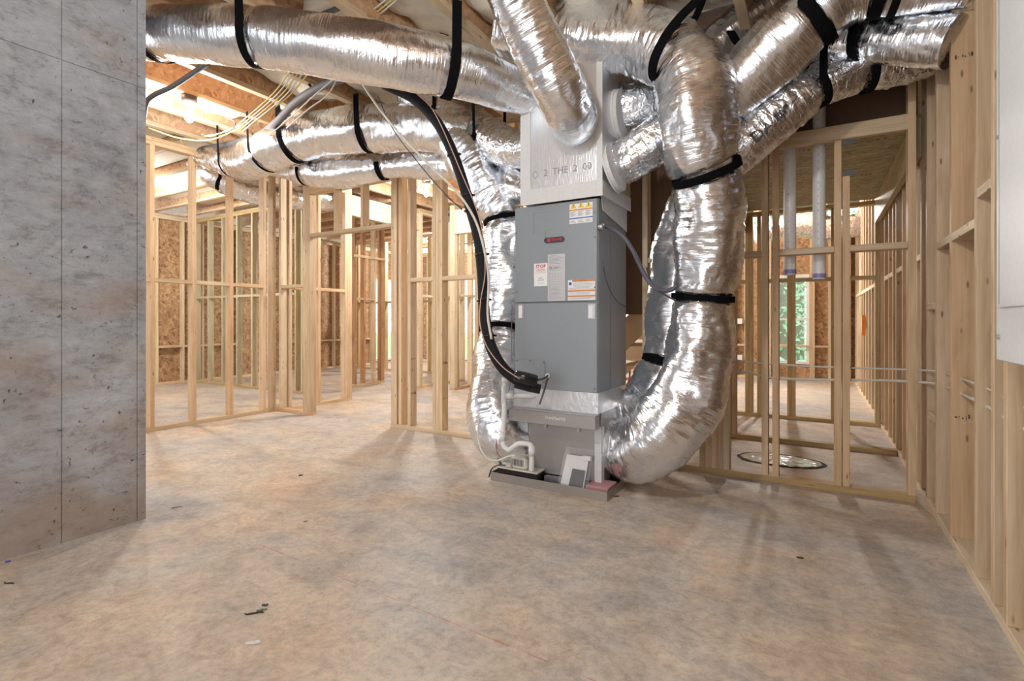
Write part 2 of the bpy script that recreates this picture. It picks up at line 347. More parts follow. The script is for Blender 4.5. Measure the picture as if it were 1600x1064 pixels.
# exterior walls: strand board skins behind the framing, cut for the windows
def skin(name, axis, c, t, a0, a1, holes, z1=2.83, mat='osb'):
    mb = MB(); cuts = sorted(holes); a = a0
    def put(p, q, z0, z2):
        if axis == 'X': mb.box((p, c, z0), (q, c+t, z2))
        else: mb.box((c, p, z0), (c+t, q, z2))
    for h0, h1, hz0, hz1 in cuts:
        put(a, h0, 0, z1); put(h0, h1, 0, hz0); put(h0, h1, hz1, z1); a = h1
    put(a, a1, 0, z1); return mesh_struct(name, mb, mat)
WB = [(-7.75, -6.85, .06, 2.08), (-3.6, -2.3, .9, 2.05), (-.70, -.11, .28, 1.87)]
skin('wall_back', 'X', 10.45, .012, -9.3, .66, WB)
WL = [(8.9, 10.1, .06, 2.08)]
skin('wall_far_left', 'Y', -9.312, .012, 0.4, 10.46, WL)
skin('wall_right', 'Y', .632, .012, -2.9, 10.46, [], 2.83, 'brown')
def window(i, axis, c, a0, a1, z0, z1, rail=True):
    fr = MB(); w = .05
    def B(m, p, q, zz0, zz1, t0=-.03, t1=.05):
        m.box((p, c+t0, zz0), (q, c+t1, zz1)) if axis == 'X' else m.box((c+t0, p, zz0), (c+t1, q, zz1))
    B(fr, a0, a0+w, z0, z1); B(fr, a1-w, a1, z0, z1); B(fr, a0+w, a1-w, z0, z0+w); B(fr, a0+w, a1-w, z1-w, z1)
    if rail: m_ = (z0+z1)/2; B(fr, a0+w, a1-w, m_-.02, m_+.02, -.02, .04)
    f = struct(fr.build('window_%d' % i, 'vinyl')); g = MB(); B(g, a0+w, a1-w, z0+w, z1-w, .008, .012); g.build('window_pane', 'glass', f)
for i, (h, ax, c) in enumerate([(WB[2], 'X', 10.45), (WB[1], 'X', 10.45), (WB[0], 'X', 10.45), (WL[0], 'Y', -9.31)]): window(i+1, ax, c, *h)
# ---------------------------------------------------------------- framed partitions
SW, SD = .038, .089
def partition(name, label, axis, c, a0, a1, studs, z1=2.797, nog=1.44, mat='pine', side=1, double=True, doors=(), nogs=None, plate='pine', extra=None, top=True, group=None):
    """axis: run direction; c: coordinate of the face nearest the room; side: which way the depth goes"""
    mid = ((a0+a1)/2, c, 0) if axis == 'X' else (c, (a0+a1)/2, 0)
    t = thing(name, label, 'wall framing', mid, group); lo, hi = (c, c+SD) if side > 0 else (c-SD, c)
    def B(nm, p, q, za, zb, m=mat, l=lo, h=hi, ax=None, par=t):
        return bx(nm, (p, l, za), (q, h, zb), m, par, ax) if axis == 'X' else bx(nm, (l, p, za), (h, q, zb), m, par, ax)
    run = 0 if axis == 'X' else 1; seg = []; a = a0
    for d0, d1, hz in doors: seg.append((a, d0)); a = d1
    seg.append((a, a1))
    for p, q in seg: B('bottom_plate', p, q, 0, .038, plate, ax=run)
    if top:
        B('top_plate', a0, a1, z1-.038, z1, plate, ax=run)
        if double: B('top_plate', a0, a1, z1-.077, z1-.039, plate, ax=run)
    zt = z1-(.077 if double else .038) if top else z1
    pos = []
    for s in studs:
        s, za, zb, m = (s+(0, 0, 0))[:4] if isinstance(s, tuple) else (s, 0, 0, 0)
        B('stud', s, s+SW, za or .0385, zb or zt-.0005, m or mat, ax=2)
        if not za and not zb: pos.append(s)
    for (d0, d1, hz) in doors:
        B('door_head', d0, d1, hz, hz+.038, mat, ax=run)
        B('header_beam', d0, d1, zt-.27, zt-.001, mat, l=lo+.002, h=hi-.002, ax=run); n = max(2, round((d1-d0)/.41))
        for k in range(1, n): x = d0+(d1-d0)*k/n; B('cripple_stud', x-.019, x+.019, hz+.0385, zt-.271, mat, ax=2)
    pos.sort()
    if nog and nogs is None: nogs = [(p+SW, q) for p, q in zip(pos, pos[1:]) if .12 < q-p-SW < .48 and not any(d0 <= p+SW+.01 < d1 for d0, d1, _ in doors)]
    for k, (p, q) in enumerate(nogs or []): B('blocking', p+.0005, q-.0005, nog-.019, nog+.019, mat, ax=run)
    if extra: extra(t, B)
    return t
partition('stud_wall', 'framed stud wall nearest the grey concrete wall, pale studs in a long row', 'Y', -5.41, 0.45, 3.715, [.45, .87, 1.27, 1.65, 2.03, 2.41, 2.79, 3.175, 3.56, 3.677], side=-1, mat='pine')
partition('stud_wall', 'framed partition with a doorway between the pale stud row and the air handler', 'X', 3.72, -5.41, -2.0,
          [(-5.36, 0, 0, 'pine_pale'), -4.932, -4.893, -4.854, -3.60, -3.562, -3.50, -3.383, -3.077, -3.038, -2.999, -2.60, -2.19, -2.05], doors=[(-4.816, -3.60, 1.975)])
def opening_bits(t, B):
    B('ledger', -.30, .493, 2.16, 2.25, 'pine', l=3.722, h=3.76, ax=0)
    for z in (1.935, 2.12): B('nail_plate', .137, .20, z, z+.03, 'steel', l=3.7175, h=3.7198, ax=0)
partition('stud_wall', 'framed wall right of the silver trunk ducts, doubled studs with white drain pipes behind', 'X', 3.72, -1.98, .493,
          [-1.95, -1.56, (-1.10, 0, 0, 'pine_pale'), -.70, -.661, -.622, -.5835, (-.545, 0, 0, 'pine_pale'), (-.31, 0, 2.159), (-.248, 0, 2.159), (.093, 0, 2.158), (.136, 0, 1.93), .455], extra=opening_bits, plate='treated',
          nogs=[(-1.06, -.70), (-.507, -.31), (-.21, .093), (.174, .455)], nog=1.49)
partition('stud_wall', 'short closet side wall running back from the doorway corner post', 'Y', -5.30, 3.812, 4.755, [3.815, 4.22, 4.64, 4.679, 4.717], side=-1, mat='pine')
partition('stud_wall', 'greyish framed partition deep in the left room, crossing behind the pale stud row', 'X', 4.76, -9.18, -6.32, [-9.17, -8.77, -8.36, -8.20, -7.95, -7.55, -7.14, -6.74, -6.50, -6.36], mat='greenish', plate='treated')
partition('stud_wall', 'orange stained short framed wall seen through the doorway', 'Y', -6.30, 5.69, 6.36, [(5.71, 0, 0, 'redwood'), (5.90, 0, 0, 'redwood'), 6.13, (6.28, 0, 0, 'redwood'), (6.32, 0, 0, 'redwood')], side=-1, nogs=[(5.75, 5.90), (5.94, 6.13)], nog=1.40, extra=lambda t, B: B('door_head', 5.69, 6.36, 2.06, 2.10, 'pine_pale', l=-6.299, h=-6.26, ax=1))
tag(bx('beam', (-5.389, 4.757, 2.45), (-5.30, 6.098, 2.72), 'pine_pale', None, 1), 'pale dropped beam bridging the hall beyond the doorway, above its cripple studs', 'beam')
tag(bx('beam', (-4.698, 6.20, 2.36), (-2.3, 6.289, 2.72), 'pine_pale', None, 0), 'pale dropped beam far back, crossing left of the tall return duct', 'beam')
partition('stud_wall', 'framed hall wall farther back, seen just right of the doorway post', 'Y', -5.30, 6.10, 7.3, [6.10, 6.139, 6.5, 6.9, 7.26], side=-1, mat='pine_pale')
partition('stud_wall', 'framed hall wall farther back, its end beside the left return duct', 'Y', -4.70, 6.20, 7.5, [6.20, 6.239, (6.29, 0, 0, 'treated'), 6.65, 7.05, 7.46], side=-1, mat='pine_pale')
partition('stud_wall', 'framed partition far back with a wide gap, left of the far bright door', 'X', 7.95, -9.15, -6.4, [-9.1, -8.7, -8.3, -7.9, -7.5, -7.1, -6.7, -6.44], mat='treated')
partition('stud_wall', 'far framed partition behind the air handler and left duct, tripod beside it', 'X', 7.6, -4.6, -1.9, [-4.6, -4.2, -3.8, -3.4, -3.0, -2.6, -2.2, -1.94], mat='pine_pale')
partition('stud_wall', 'dark framed partition two plates behind the drain pipes, window light through it', 'X', 6.18, -1.6, .537, [-1.55, -1.15, -.68, (-.64, 0, 0, 'treated'), -.56, -.27, -.231, .125, .497], mat='treated', plate='treated', z1=2.24, double=False,
          nogs=[(-1.11, -.68), (-.52, -.27), (-.19, .125), (.163, .497)], nog=1.48)
partition('stud_wall', 'short post pair on the middle floor plate behind the broken slab hole', 'X', 4.95, -.70, .537, [-.70, -.655], mat='pine', plate='treated', nogs=[], top=False, z1=2.24)
rs = [-2.3, -1.9, -1.5, -1.1, -.7, -.3, .1, .5, .9, 1.3, 1.70, 2.07, 2.295, 2.44, 2.665, 3.11, 3.45, 3.72, 3.90, (4.07, 0, 0, 'pine_pale'), 4.25, 4.44, 4.69, 5.04, 5.24, 5.52, 5.84, 6.17]
def rbits(t, B):
    for a, b, z in ((2.478, 2.665, 1.55), (2.70, 3.11, 1.44), (3.15, 3.45, 1.44), (3.94, 4.07, 1.44), (4.29, 4.44, 1.44), (4.73, 5.04, 1.44), (5.28, 5.52, 1.44), (5.56, 5.84, 1.44), (3.49, 3.72, 1.13), (3.49, 3.72, .52)):
        B('blocking', a+.001, b-.001, z-.019, z+.019, 'pine_pale', ax=1)
partition('stud_wall', 'long right-hand stud wall carrying the white electrical panel', 'Y', .541, -2.34, 6.21, rs, extra=rbits, nogs=[], plate='pine_pale')
partition('stud_wall', 'bright right-hand stud wall in the far window room, orange box on it', 'Y', .541, 6.32, 10.35, [6.36+.4*k for k in range(10)], mat='pine_pale', plate='pine_pale')
partition('stud_wall', 'framing on the far window wall around the single window', 'X', 10.35, -9.2, .54, [(x, 0, 0, 'pine_pale') for x in (-9.15, -8.75, -8.35, -7.95, -7.79, -6.84, -6.45, -6.05, -5.65, -5.25, -4.85, -4.45, -4.05, -3.65, -2.29, -1.95, -1.55, -1.33, -1.15, -.745, -.70-.08, -.105, -.065, .17, .21, .46)], nogs=[(-.027, .17), (-.70, -.105), (-1.29, -1.15), (-.027+.275, .46)], nog=.60, plate='pine_pale')
partition('stud_wall', 'whitish framing on the far left outer wall, behind the pale stud row', 'Y', -9.20, .5, 10.3, [(y, 0, 0, 'pine_pale') for y in (.52, .93, 1.33, 1.74, 2.15, 2.55, 2.96, 3.37, 3.77, 4.18, 4.58, 4.9, 5.3, 5.56, 6.5, 6.95, 7.35, 7.75, 8.2, 8.5, 8.86, 10.1)], side=-1, nog=.62, plate='pine_pale')
# lower soffit over the stair landing: beams, board, drop panel
struct(bx('trim_1', (.495, 3.83, 2.016), (.533, 6.17, 2.25), 'greenish', ax=1))
struct(bx('trim_2', (-.70, 3.83, 2.016), (-.662, 6.17, 2.25), 'treated', ax=1))
mb = MB(); mb.box((-.75, 3.83, 2.2505), (.53, 6.17, 2.268)); mesh_struct('trim_3', mb, 'osb_soffit')
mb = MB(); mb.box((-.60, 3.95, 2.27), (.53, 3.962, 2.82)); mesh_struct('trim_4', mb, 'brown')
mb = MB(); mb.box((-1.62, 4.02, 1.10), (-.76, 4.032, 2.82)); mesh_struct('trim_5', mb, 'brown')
# stair flight behind, rising to the right, seen from below
st = thing('staircase', 'wooden stair flight rising behind the air handler, seen from below', 'stairs', (-1.3, 4.3, 0))
for y in (4.08, 4.95):
    mb = MB(); mb.prism([(-1.75, .40), (-.72, 1.44), (-.72, 1.70), (-2.0, .42), (-2.0, .0), (-1.9, .0)], 1, y, y+.038); mb.build('stringer', 'pine', st)
for k in range(6):
    x = -1.86+k*.19; z = .46+k*.19; bx('tread', (x, 4.12, z), (x+.25, 4.949, z+.03), 'pine', st, ax=1)
# ---------------------------------------------------------------- ceiling joists (I-joists) with insulation between them
JZ = 2.835
ORD = 'first second third fourth fifth sixth seventh eighth ninth tenth eleventh twelfth thirteenth fourteenth fifteenth sixteenth seventeenth eighteenth nineteenth'.split()
def ijoist(axis, c, a0, a1, label, group):
    t = thing('ceiling_joist', label, 'ceiling joist', ((c, (a0+a1)/2, JZ) if axis == 'Y' else ((a0+a1)/2, c, JZ)), group)
    def B(nm, w, z0, z1, m):
        if axis == 'Y': return bx(nm, (c-w/2, a0, z0), (c+w/2, a1, z1), m, t, 1)
        return bx(nm, (a0, c-w/2, z0), (a1, c+w/2, z1), m, t, 0)
    B('bottom_flange', .058, JZ, JZ+.036, 'pine'); B('web', .011, JZ+.0365, 3.063, 'osb_web'); B('top_flange', .058, 3.0635, 3.0995, 'pine')
xs = [-5.25+.4877*k for k in range(13)]
for k, x in enumerate(xs):
    ijoist('Y', x, -2.8, 10.4, 'ceiling joist of the main run, %s counting from the pale stud wall' % ['first', 'second', 'third', 'fourth', 'fifth', 'sixth', 'seventh', 'eighth', 'ninth', 'tenth', 'eleventh', 'twelfth', 'thirteenth'][k], 'ceiling joists running away from the camera')
for k in range(19):
    ijoist('X', .7+.4877*k+.1, -9.3, -5.5, 'crosswise ceiling joist over the left room, %s counting from the front' % ORD[k], 'crosswise ceiling joists over the left room')
def batt(x0, x1, y0, y1, axis='Y'):
    nx, ny = 7, max(6, int((y1-y0)/.06)); v = []; f = []; cx, cy = (x0+x1)/2, (y0+y1)/2
    sd = random.uniform(0, 50)
    for i in range(nx+1):
        for j in range(ny+1):
            x = x0+(x1-x0)*i/nx; y = y0+(y1-y0)*j/ny; e = math.sin(math.pi*i/nx)**.5; q = min(1, min(j, ny-j)/3)
            nz = noise.noise(Vector((x*3, y*2.2, sd)))+.5*noise.noise(Vector((x*9, y*7, sd)))
            v.append((x, y, 3.0-.06*e*q-.10*nz*q))
    top = len(v); v += [(a, b, 3.09) for a, b, _ in v]
    def I(i, j, t=0): return i*(ny+1)+j+t
    for i in range(nx):
        for j in range(ny):
            f.append((I(i, j), I(i, j+1), I(i+1, j+1), I(i+1, j))); f.append((I(i, j, top), I(i+1, j, top), I(i+1, j+1, top), I(i, j+1, top)))
    for j in range(ny): f.append((I(0, j), I(0, j, top), I(0, j+1, top), I(0, j+1))); f.append((I(nx, j), I(nx, j+1), I(nx, j+1, top), I(nx, j, top)))
    for i in range(nx): f.append((I(i, 0), I(i+1, 0), I(i+1, 0, top), I(i, 0, top))); f.append((I(i, ny), I(i, ny, top), I(i+1, ny, top), I(i+1, ny)))
    m = MB(); m.v = v; m.f = f; return m
bays = [(-5.25, 0), (-4.7623, 1), (-4.2746, 2), (-3.7869, 3), (-3.2992, 4), (-2.8115, 5), (-2.3238, 6), (-1.8361, 7), (-1.3484, 8), (-.8607, 9), (-.373, 10)]
yr = [(3.0, 5.2), (1.9, 2.9), (2.9, 4.0), (1.9, 3.1), (2.6, 4.2), (2.1, 3.3), (2.2, 4.0), (2.1, 3.6), (2.4, 3.4), (2.0, 3.4), (2.2, 3.0)]
for (x, k), (y0, y1) in zip(bays, yr):
    o = batt(x+.031, x+.457, y0, y1).build('insulation_batt', 'foam', smooth=True)
    tag(o, 'cream insulation batt sagging between joists above the ducts, %s bay from the pale stud wall' % ['first', 'second', 'third', 'fourth', 'fifth', 'sixth', 'seventh', 'eighth', 'ninth', 'tenth', 'eleventh'][k], 'insulation', 'insulation batts between the ceiling joists')
for k in range(6):
    y = .8+.4877*(k+3); m = MB(); m.box((-8.6, y+.031, 2.95), (-5.6, y+.456, 3.09)); o = m.build('insulation_batt', 'foam')
    tag(o, 'flat pale insulation batt over the left room between crosswise joists, %s from the front' % ORD[k], 'insulation', 'insulation batts over the left room')
# ---------------------------------------------------------------- flexible ducts
def duct(label, pts, seed=0, mat='foil', ring=.0035, bulge=.012, pinch=(), caps=True, crumple=0, group=None, text=None):
    W3 = [P(u, v, d) for u, v, d, r in pts]; path, rad, L, tt = spline(W3, [p[3] for p in pts], .011); fr = frames(path)
    seg = 56; vs = []; uvs = []; fs = []; n = len(path); org = sum(path, Vector())/n; ds = L/(n-1)
    pin = [(min(range(n), key=lambda k: abs(tt[k]-t0)), dep) for t0, dep in pinch]
    def surf(k, th, off=0):
        t, a, b = fr[k]; s = k*ds; r = rad[k]
        cx, cy = math.cos(th), math.sin(th)
        r += bulge*noise.noise(Vector((cx*1.3+seed, cy*1.3, s*4)))*1.6
        w = noise.noise(Vector((cx*1.6+seed*3, cy*1.6, s*46))); r += ring*(1-abs(w)*2.4)
        w2 = noise.noise(Vector((cx*4+seed, cy*4, s*15))); r += ring*1.1*(1-2*abs(w2))
        if crumple: r += crumple*(abs(noise.noise(Vector((cx*5+seed, cy*5, s*22))))-.2)*2
        for kp, dep in pin: x = (k-kp)*ds/.035; r -= dep*math.exp(-x*x)
        return path[k]+(a*cx+b*cy)*(r+off)
    for k in range(n):
        for j in range(seg+1):
            th = 2*math.pi*j/seg; uvs.append((j/seg*2*math.pi*rad[k], k*ds))
            if j < seg: vs.append(surf(k, th)-org)
    for k in range(n-1):
        for j in range(seg): fs.append((k*seg+j, k*seg+(j+1) % seg, (k+1)*seg+(j+1) % seg, (k+1)*seg+j))
    nf = len(fs)
    if caps: fs += [tuple(reversed(range(seg))), tuple((n-1)*seg+j for j in range(seg))]
    me = bpy.data.meshes.new('flexible_duct'); me.from_pydata([tuple(x) for x in vs], [], fs); uvl = me.uv_layers.new(name='UVMap')
    for fi in range(nf):
        k, j = divmod(fi, seg); p = me.polygons[fi]; p.use_smooth = True
        for li, (kk, jj) in zip(p.loop_indices, ((k, j), (k, j+1), (k+1, j+1), (k+1, j))): uvl.data[li].uv = uvs[kk*(seg+1)+jj]
    o = link('flexible_duct', me, mat, None, org); tag(o, label, 'duct', group)
    return dict(o=o, path=path, fr=fr, rad=rad, ds=ds, tt=tt, surf=surf, n=n)
def at_t(D, t0): return min(range(D['n']), key=lambda k: abs(D['tt'][k]-t0))
def strap(D, t0, label, w=.045, top=2.84, r=None, spread=1.0, loop=False, tilt=0, legs=True):
    """webbing that runs under the duct and up to the joists (or right round it when loop)"""
    k = at_t(D, t0); t, a, b = D['fr'][k]; c = D['path'][k]; r = (r or D['rad'][k])+.006
    th = (t+Vector((0, 0, tilt))).normalized() if tilt else t
    side = Vector((0, 0, 1)).cross(th)
    if side.length < .3: side = a
    side = side.normalized(); upv = th.cross(side).normalized()
    if upv.z < 0: upv = -upv
    pts = []
    if loop or abs(t.z) > .75: pts = [c+side*math.cos(x)*r+upv*math.sin(x)*r for x in [2*math.pi*i/40 for i in range(41)]]
    else:
        pts = [c+side*math.cos(x)*r+upv*math.sin(x)*r for x in [math.pi+math.pi*i/24*1.0 for i in range(25)]]
        if legs and top > c.z:
            p0, p1 = pts[0].copy(), pts[-1].copy(); pts = [Vector((p0.x, p0.y, top))+side*-.01*spread] + pts + [Vector((p1.x, p1.y, top))+side*.01*spread]
    mb = MB(); n = len(pts)
    for i, p in enumerate(pts):
        o_ = (p-c); o_ = (o_-th*o_.dot(th)).normalized()*.0015
        if not loop and abs(t.z) <= .75 and (i == 0 or i == n-1): o_ = side*(.0015 if i else -.0015)
        mb.v += [tuple(p-th*w/2-o_), tuple(p+th*w/2-o_), tuple(p+th*w/2+o_), tuple(p-th*w/2+o_)]
    for i in range(n-1):
        for j in range(4): mb.f.append((i*4+j, i*4+(j+1) % 4, (i+1)*4+(j+1) % 4, (i+1)*4+j))
    if not loop: mb.f += [(0, 1, 2, 3), tuple((n-1)*4+j for j in (3, 2, 1, 0))]
    o = mb.build('hanging_strap', 'black'); tag(o, label, 'strap'); return o
def duct_text(D, t0, th0, body, size, parent, flip=1):
    k0 = at_t(D, t0); t, a, b = D['fr'][k0]; q = Vector((0, 0, CH))-D['path'][k0]; th0 = math.atan2(q.dot(b), q.dot(a))+th0
    def place(x, y):
        k = min(D['n']-1, max(0, int(round(k0+flip*x/D['ds'])))); return D['surf'](k, th0-flip*y/D['rad'][k], .012)
    lettering('printed_mark', body, size, 'ink', place, parent)
D1 = duct('long smooth silver duct running from the concrete wall to the plenum', [(170, 50, 3.15, .145), (228, 52, 3.02, .15), (330, 54, 2.9, .15), (400, 57, 2.88, .158), (500, 70, 2.87, .165), (600, 89, 2.92, .17), (700, 107, 3.02, .165), (780, 133, 3.15, .135), (850, 158, 3.42, .12)], 1, ring=.0015, bulge=.010, pinch=((3.0, .012), (1.25, .012), (6.05, .01)))
D2 = duct('steep silver duct dropping from the joists into the plenum front', [(786, -62, 2.55, .135), (803, -10, 2.62, .135), (829, 50, 2.7, .135), (853, 100, 2.76, .14), (876, 145, 2.82, .142), (893, 178, 2.92, .142), (897, 192, 3.16, .14)], 2, ring=.003, bulge=.006)
D3 = duct('largest silver trunk duct, arching over and down the right side into the base box', [(790, 42, 3.35, .18), (860, 50, 3.22, .185), (930, 58, 3.1, .19), (1000, 66, 3.02, .19), (1050, 84, 2.93, .195), (1080, 125, 2.86, .205), (1090, 190, 2.83, .205), (1096, 245, 2.86, .19), (1107, 290, 2.9, .178), (1107, 380, 2.95, .182), (1098, 462, 3.0, .168), (1092, 540, 3.0, .185), (1075, 620, 2.98, .195), (1035, 678, 3.0, .197), (992, 702, 3.12, .18), (957, 698, 3.265, .15)], 3, ring=.005, bulge=.022, pinch=((7.6, .03), (10.05, .022), (4.3, .02)))
D4 = duct('silver return duct tucked behind the trunk duct, entering the base box side', [(1110, 240, 3.28, .13), (1090, 300, 3.3, .15), (1062, 390, 3.32, .165), (1050, 470, 3.32, .155), (1048, 535, 3.3, .15), (1034, 590, 3.3, .155), (1000, 640, 3.38, .15), (957, 652, 3.5, .135)], 4, ring=.005, bulge=.018, pinch=((4.55, .02),))
D5 = duct('short silver duct leaving the low collar on the plenum right side', [(948, 262, 3.3, .13), (985, 247, 3.2, .135), (1030, 215, 3.15, .135), (1080, 180, 3.15, .13)], 5, 'foil_crumpled', crumple=.008)
D6 = duct('silver duct leaving the high collar on the plenum right side', [(940, 178, 3.42, .15), (975, 172, 3.36, .16), (1015, 160, 3.34, .15), (1070, 130, 3.4, .14)], 6, 'foil_crumpled', crumple=.006)
D7 = duct('big silver duct crossing the top right corner up to the joists', [(1105, 190, 3.05, .13), (1150, 140, 2.9, .155), (1210, 80, 2.76, .17), (1275, 18, 2.62, .17), (1340, -22, 2.52, .16), (1430, -35, 2.42, .155), (1545, -40, 2.32, .14)], 7, ring=.002, bulge=.014, pinch=((2.9, .018), (4.4, .014)))
D8 = duct('silver duct entering the right stud wall below the big corner duct', [(1270, 62, 2.86, .11), (1330, 62, 2.78, .12), (1370, 58, 2.68, .125), (1425, 62, 2.55, .12), (1492, 66, 2.42, .115)], 8, ring=.003, crumple=.003, pinch=((1.6, .015),))
D9 = duct('silver duct with printed black letters, slanting up right of the trunk duct', [(1120, 262, 3.1, .12), (1160, 228, 3.0, .13), (1215, 180, 2.92, .125), (1268, 138, 2.86, .115), (1320, 116, 2.84, .125), (1380, 102, 2.8, .12), (1462, 84, 2.72, .10)], 9, 'foil_crumpled', ring=.004, crumple=.007, pinch=((3.1, .02), (4.6, .012)))
D10 = duct('small silver duct glimpsed above the trunk duct shoulder', [(1085, 110, 3.35, .13), (1125, 72, 3.3, .14), (1165, 40, 3.25, .14), (1225, -5, 3.2, .13)], 10, ring=.004)
D11 = duct('thick silver duct running left above the doorway partition', [(735, 215, 4.05, .17), (690, 202, 4.08, .18), (640, 199, 4.15, .182), (560, 203, 4.25, .182), (490, 212, 4.38, .18), (430, 232, 4.5, .175), (385, 252, 4.7, .155), (342, 250, 5.0, .12), (322, 246, 5.2, .10)], 11, ring=.004, bulge=.014, pinch=((2.8, .014), (4.5, .014), (5.3, .01), (6.4, .012)))
D12 = duct('thinner silver duct slung just below the thick doorway duct', [(735, 262, 4.35, .11), (690, 258, 4.42, .115), (640, 257, 4.5, .115), (598, 259, 4.58, .12), (545, 267, 4.64, .145), (495, 268, 4.72, .14), (450, 262, 4.85, .11), (410, 250, 5.0, .10)], 12, ring=.004, bulge=.012, pinch=((3.0, .02), (5.3, .015)))
D13 = duct('tall silver return duct on the left of the air handler, bending into its base', [(640, 145, 4.15, .14), (690, 180, 4.1, .17), (730, 240, 4.05, .185), (768, 310, 4.0, .175), (788, 345, 3.95, .155), (788, 430, 3.95, .185), (786, 510, 3.9, .17), (778, 570, 3.78, .19), (772, 625, 3.6, .185), (780, 672, 3.5, .18), (806, 690, 3.5, .17), (840, 682, 3.62, .15)], 13, ring=.005, bulge=.02, pinch=((4.0, .03), (6.1, .02)))
D14 = duct('silver duct leaving the plenum left side behind the tall return duct', [(845, 232, 3.65, .13), (800, 232, 3.78, .14), (765, 215, 3.95, .14), (720, 180, 4.3, .14)], 14, 'foil_crumpled', crumple=.006)
D15 = duct('short silver duct bending off the plenum left side near the cabinet top', [(850, 300, 3.7, .11), (812, 290, 3.85, .12), (790, 262, 4.05, .12), (780, 215, 4.35, .12)], 15, ring=.004)
D16 = duct('silver duct over the left room, seen between the pale studs', [(270, 235, 6.6, .12), (318, 262, 6.1, .13), (350, 282, 6.1, .14), (385, 296, 6.2, .15), (440, 308, 6.4, .15), (505, 312, 6.8, .14), (560, 318, 7.2, .13)], 16, ring=.004)
D18 = duct('silver duct far back over the hall beyond the doorway', [(455, 300, 8.6, .16), (500, 310, 8.8, .18), (530, 312, 9.0, .18), (600, 318, 9.4, .17)], 18, ring=.004)
D19 = duct('silver duct across the ceiling of the far window room, black strap crossing it', [(1180, 365, 7.9, .15), (1240, 352, 7.8, .17), (1300, 356, 7.7, .17), (1375, 350, 7.6, .16)], 19, 'foil_crumpled', crumple=.01)
duct_text(D9, 1.45, .1, 'DA', .085, D9['o']); duct_text(D9, 1.95, .1, '10"', .07, D9['o']); duct_text(D3, 10.45, -.1, '10', .03, D3['o'])
# straps
strap(D1, 3.0, 'black strap under the long smooth duct, nearer the concrete wall corner joist cables')['label'] = 'wide black strap under the long smooth duct, above the pale ceiling cables'
strap(D1, 1.22, 'black strap under the long smooth duct right at the concrete wall edge')
strap(D1, 6.05, 'broad black strap under the long smooth duct near its plenum end', w=.055)
def ribbon(pts, w, label, hint):
    """webbing laid over a duct: pts on its surface, hint = a point on the duct axis"""
    p_ = spline(pts, step=.02)[0]; m = MB(); n = len(p_)
    for k, p in enumerate(p_):
        t = (p_[min(k+1, n-1)]-p_[max(k-1, 0)]).normalized(); o_ = p-hint; o_ = (o_-t*o_.dot(t)).normalized(); a = t.cross(o_).normalized()
        m.v += [tuple(p-a*w/2), tuple(p+a*w/2), tuple(p+a*w/2+o_*.003), tuple(p-a*w/2+o_*.003)]
    for i in range(n-1):
        for j in range(4): m.f.append((i*4+j, i*4+(j+1) % 4, (i+1)*4+(j+1) % 4, (i+1)*4+j))
    return tag(m.build('hanging_strap', 'black'), label, 'strap')
ribbon([P(1104, -40, 2.86), P(1092, -4, 2.78), P(1062, 28, 2.725), P(1037, 62, 2.70), P(1022, 95, 2.74), P(1020, 122, 2.86), P(1032, 136, 3.02)], .052, 'long black strap slung diagonally over the left shoulder of the trunk duct', P(1060, 90, 3.0))
ribbon([P(1108, -40, 3.0), P(1098, 0, 3.0), P(1085, 32, 2.98), P(1080, 42, 3.0)], .05, 'short black strap leg just right of the long diagonal strap', P(1100, 90, 3.1))
strap(D3, 7.62, 'black strap belted round the trunk duct just below its shoulder', loop=True, w=.045, tilt=0)
strap(D3, 10.05, 'black strap belted round the trunk duct at waist height', loop=True, w=.035)
strap(D4, 4.55, 'short black strap belted round the slimmer return duct behind the trunk duct', loop=True, w=.045)
strap(D7, 2.9, 'thick black strap under the big corner duct at its crumpled joint', w=.06)
strap(D7, 4.4, 'black strap under the big corner duct close to the right stud wall', w=.05)
strap(D7, 4.75, 'outermost black strap on the big corner duct, against the right studs', w=.035)
strap(D8, 1.6, 'short black strap holding the duct that enters the right stud wall', w=.05)
strap(D9, 3.1, 'black strap cradling the printed duct at its lowest bend', w=.045, top=2.6)
strap(D9, 4.6, 'black strap cradling the printed duct near the right studs', w=.04, top=2.6)
strap(D10, 1.3, 'thin black strap on the small duct above the trunk shoulder', w=.04)
strap(D11, 2.8, 'black strap on the thick doorway duct, over the doorway header')
strap(D11, 4.5, 'grey-black strap on the thick doorway duct at its elbow', w=.05)
strap(D11, 5.3, 'thin black strap on the narrowing left elbow of the thick doorway duct', w=.025)
strap(D11, 6.4, 'black strap at the left end of the thick doorway duct', w=.03)
strap(D12, 3.0, 'black strap on the thinner doorway duct, right hand one', legs=False)
strap(D12, 5.3, 'black strap on the thinner doorway duct, left hand one', w=.03, legs=False)
strap(D13, 4.0, 'black strap belted round the tall left return duct level with the cabinet top', loop=True, w=.035)
strap(D13, 6.1, 'black strap belted round the tall left return duct at mid height', loop=True, w=.035)
strap(D13, 1.0, 'black strap holding the top bend of the tall left return duct', w=.04)
strap(D14, 2.0, 'black strap on the duct behind the tall left return duct', w=.04)
strap(D16, 2.0, 'black strap on the duct over the left room', w=.04)
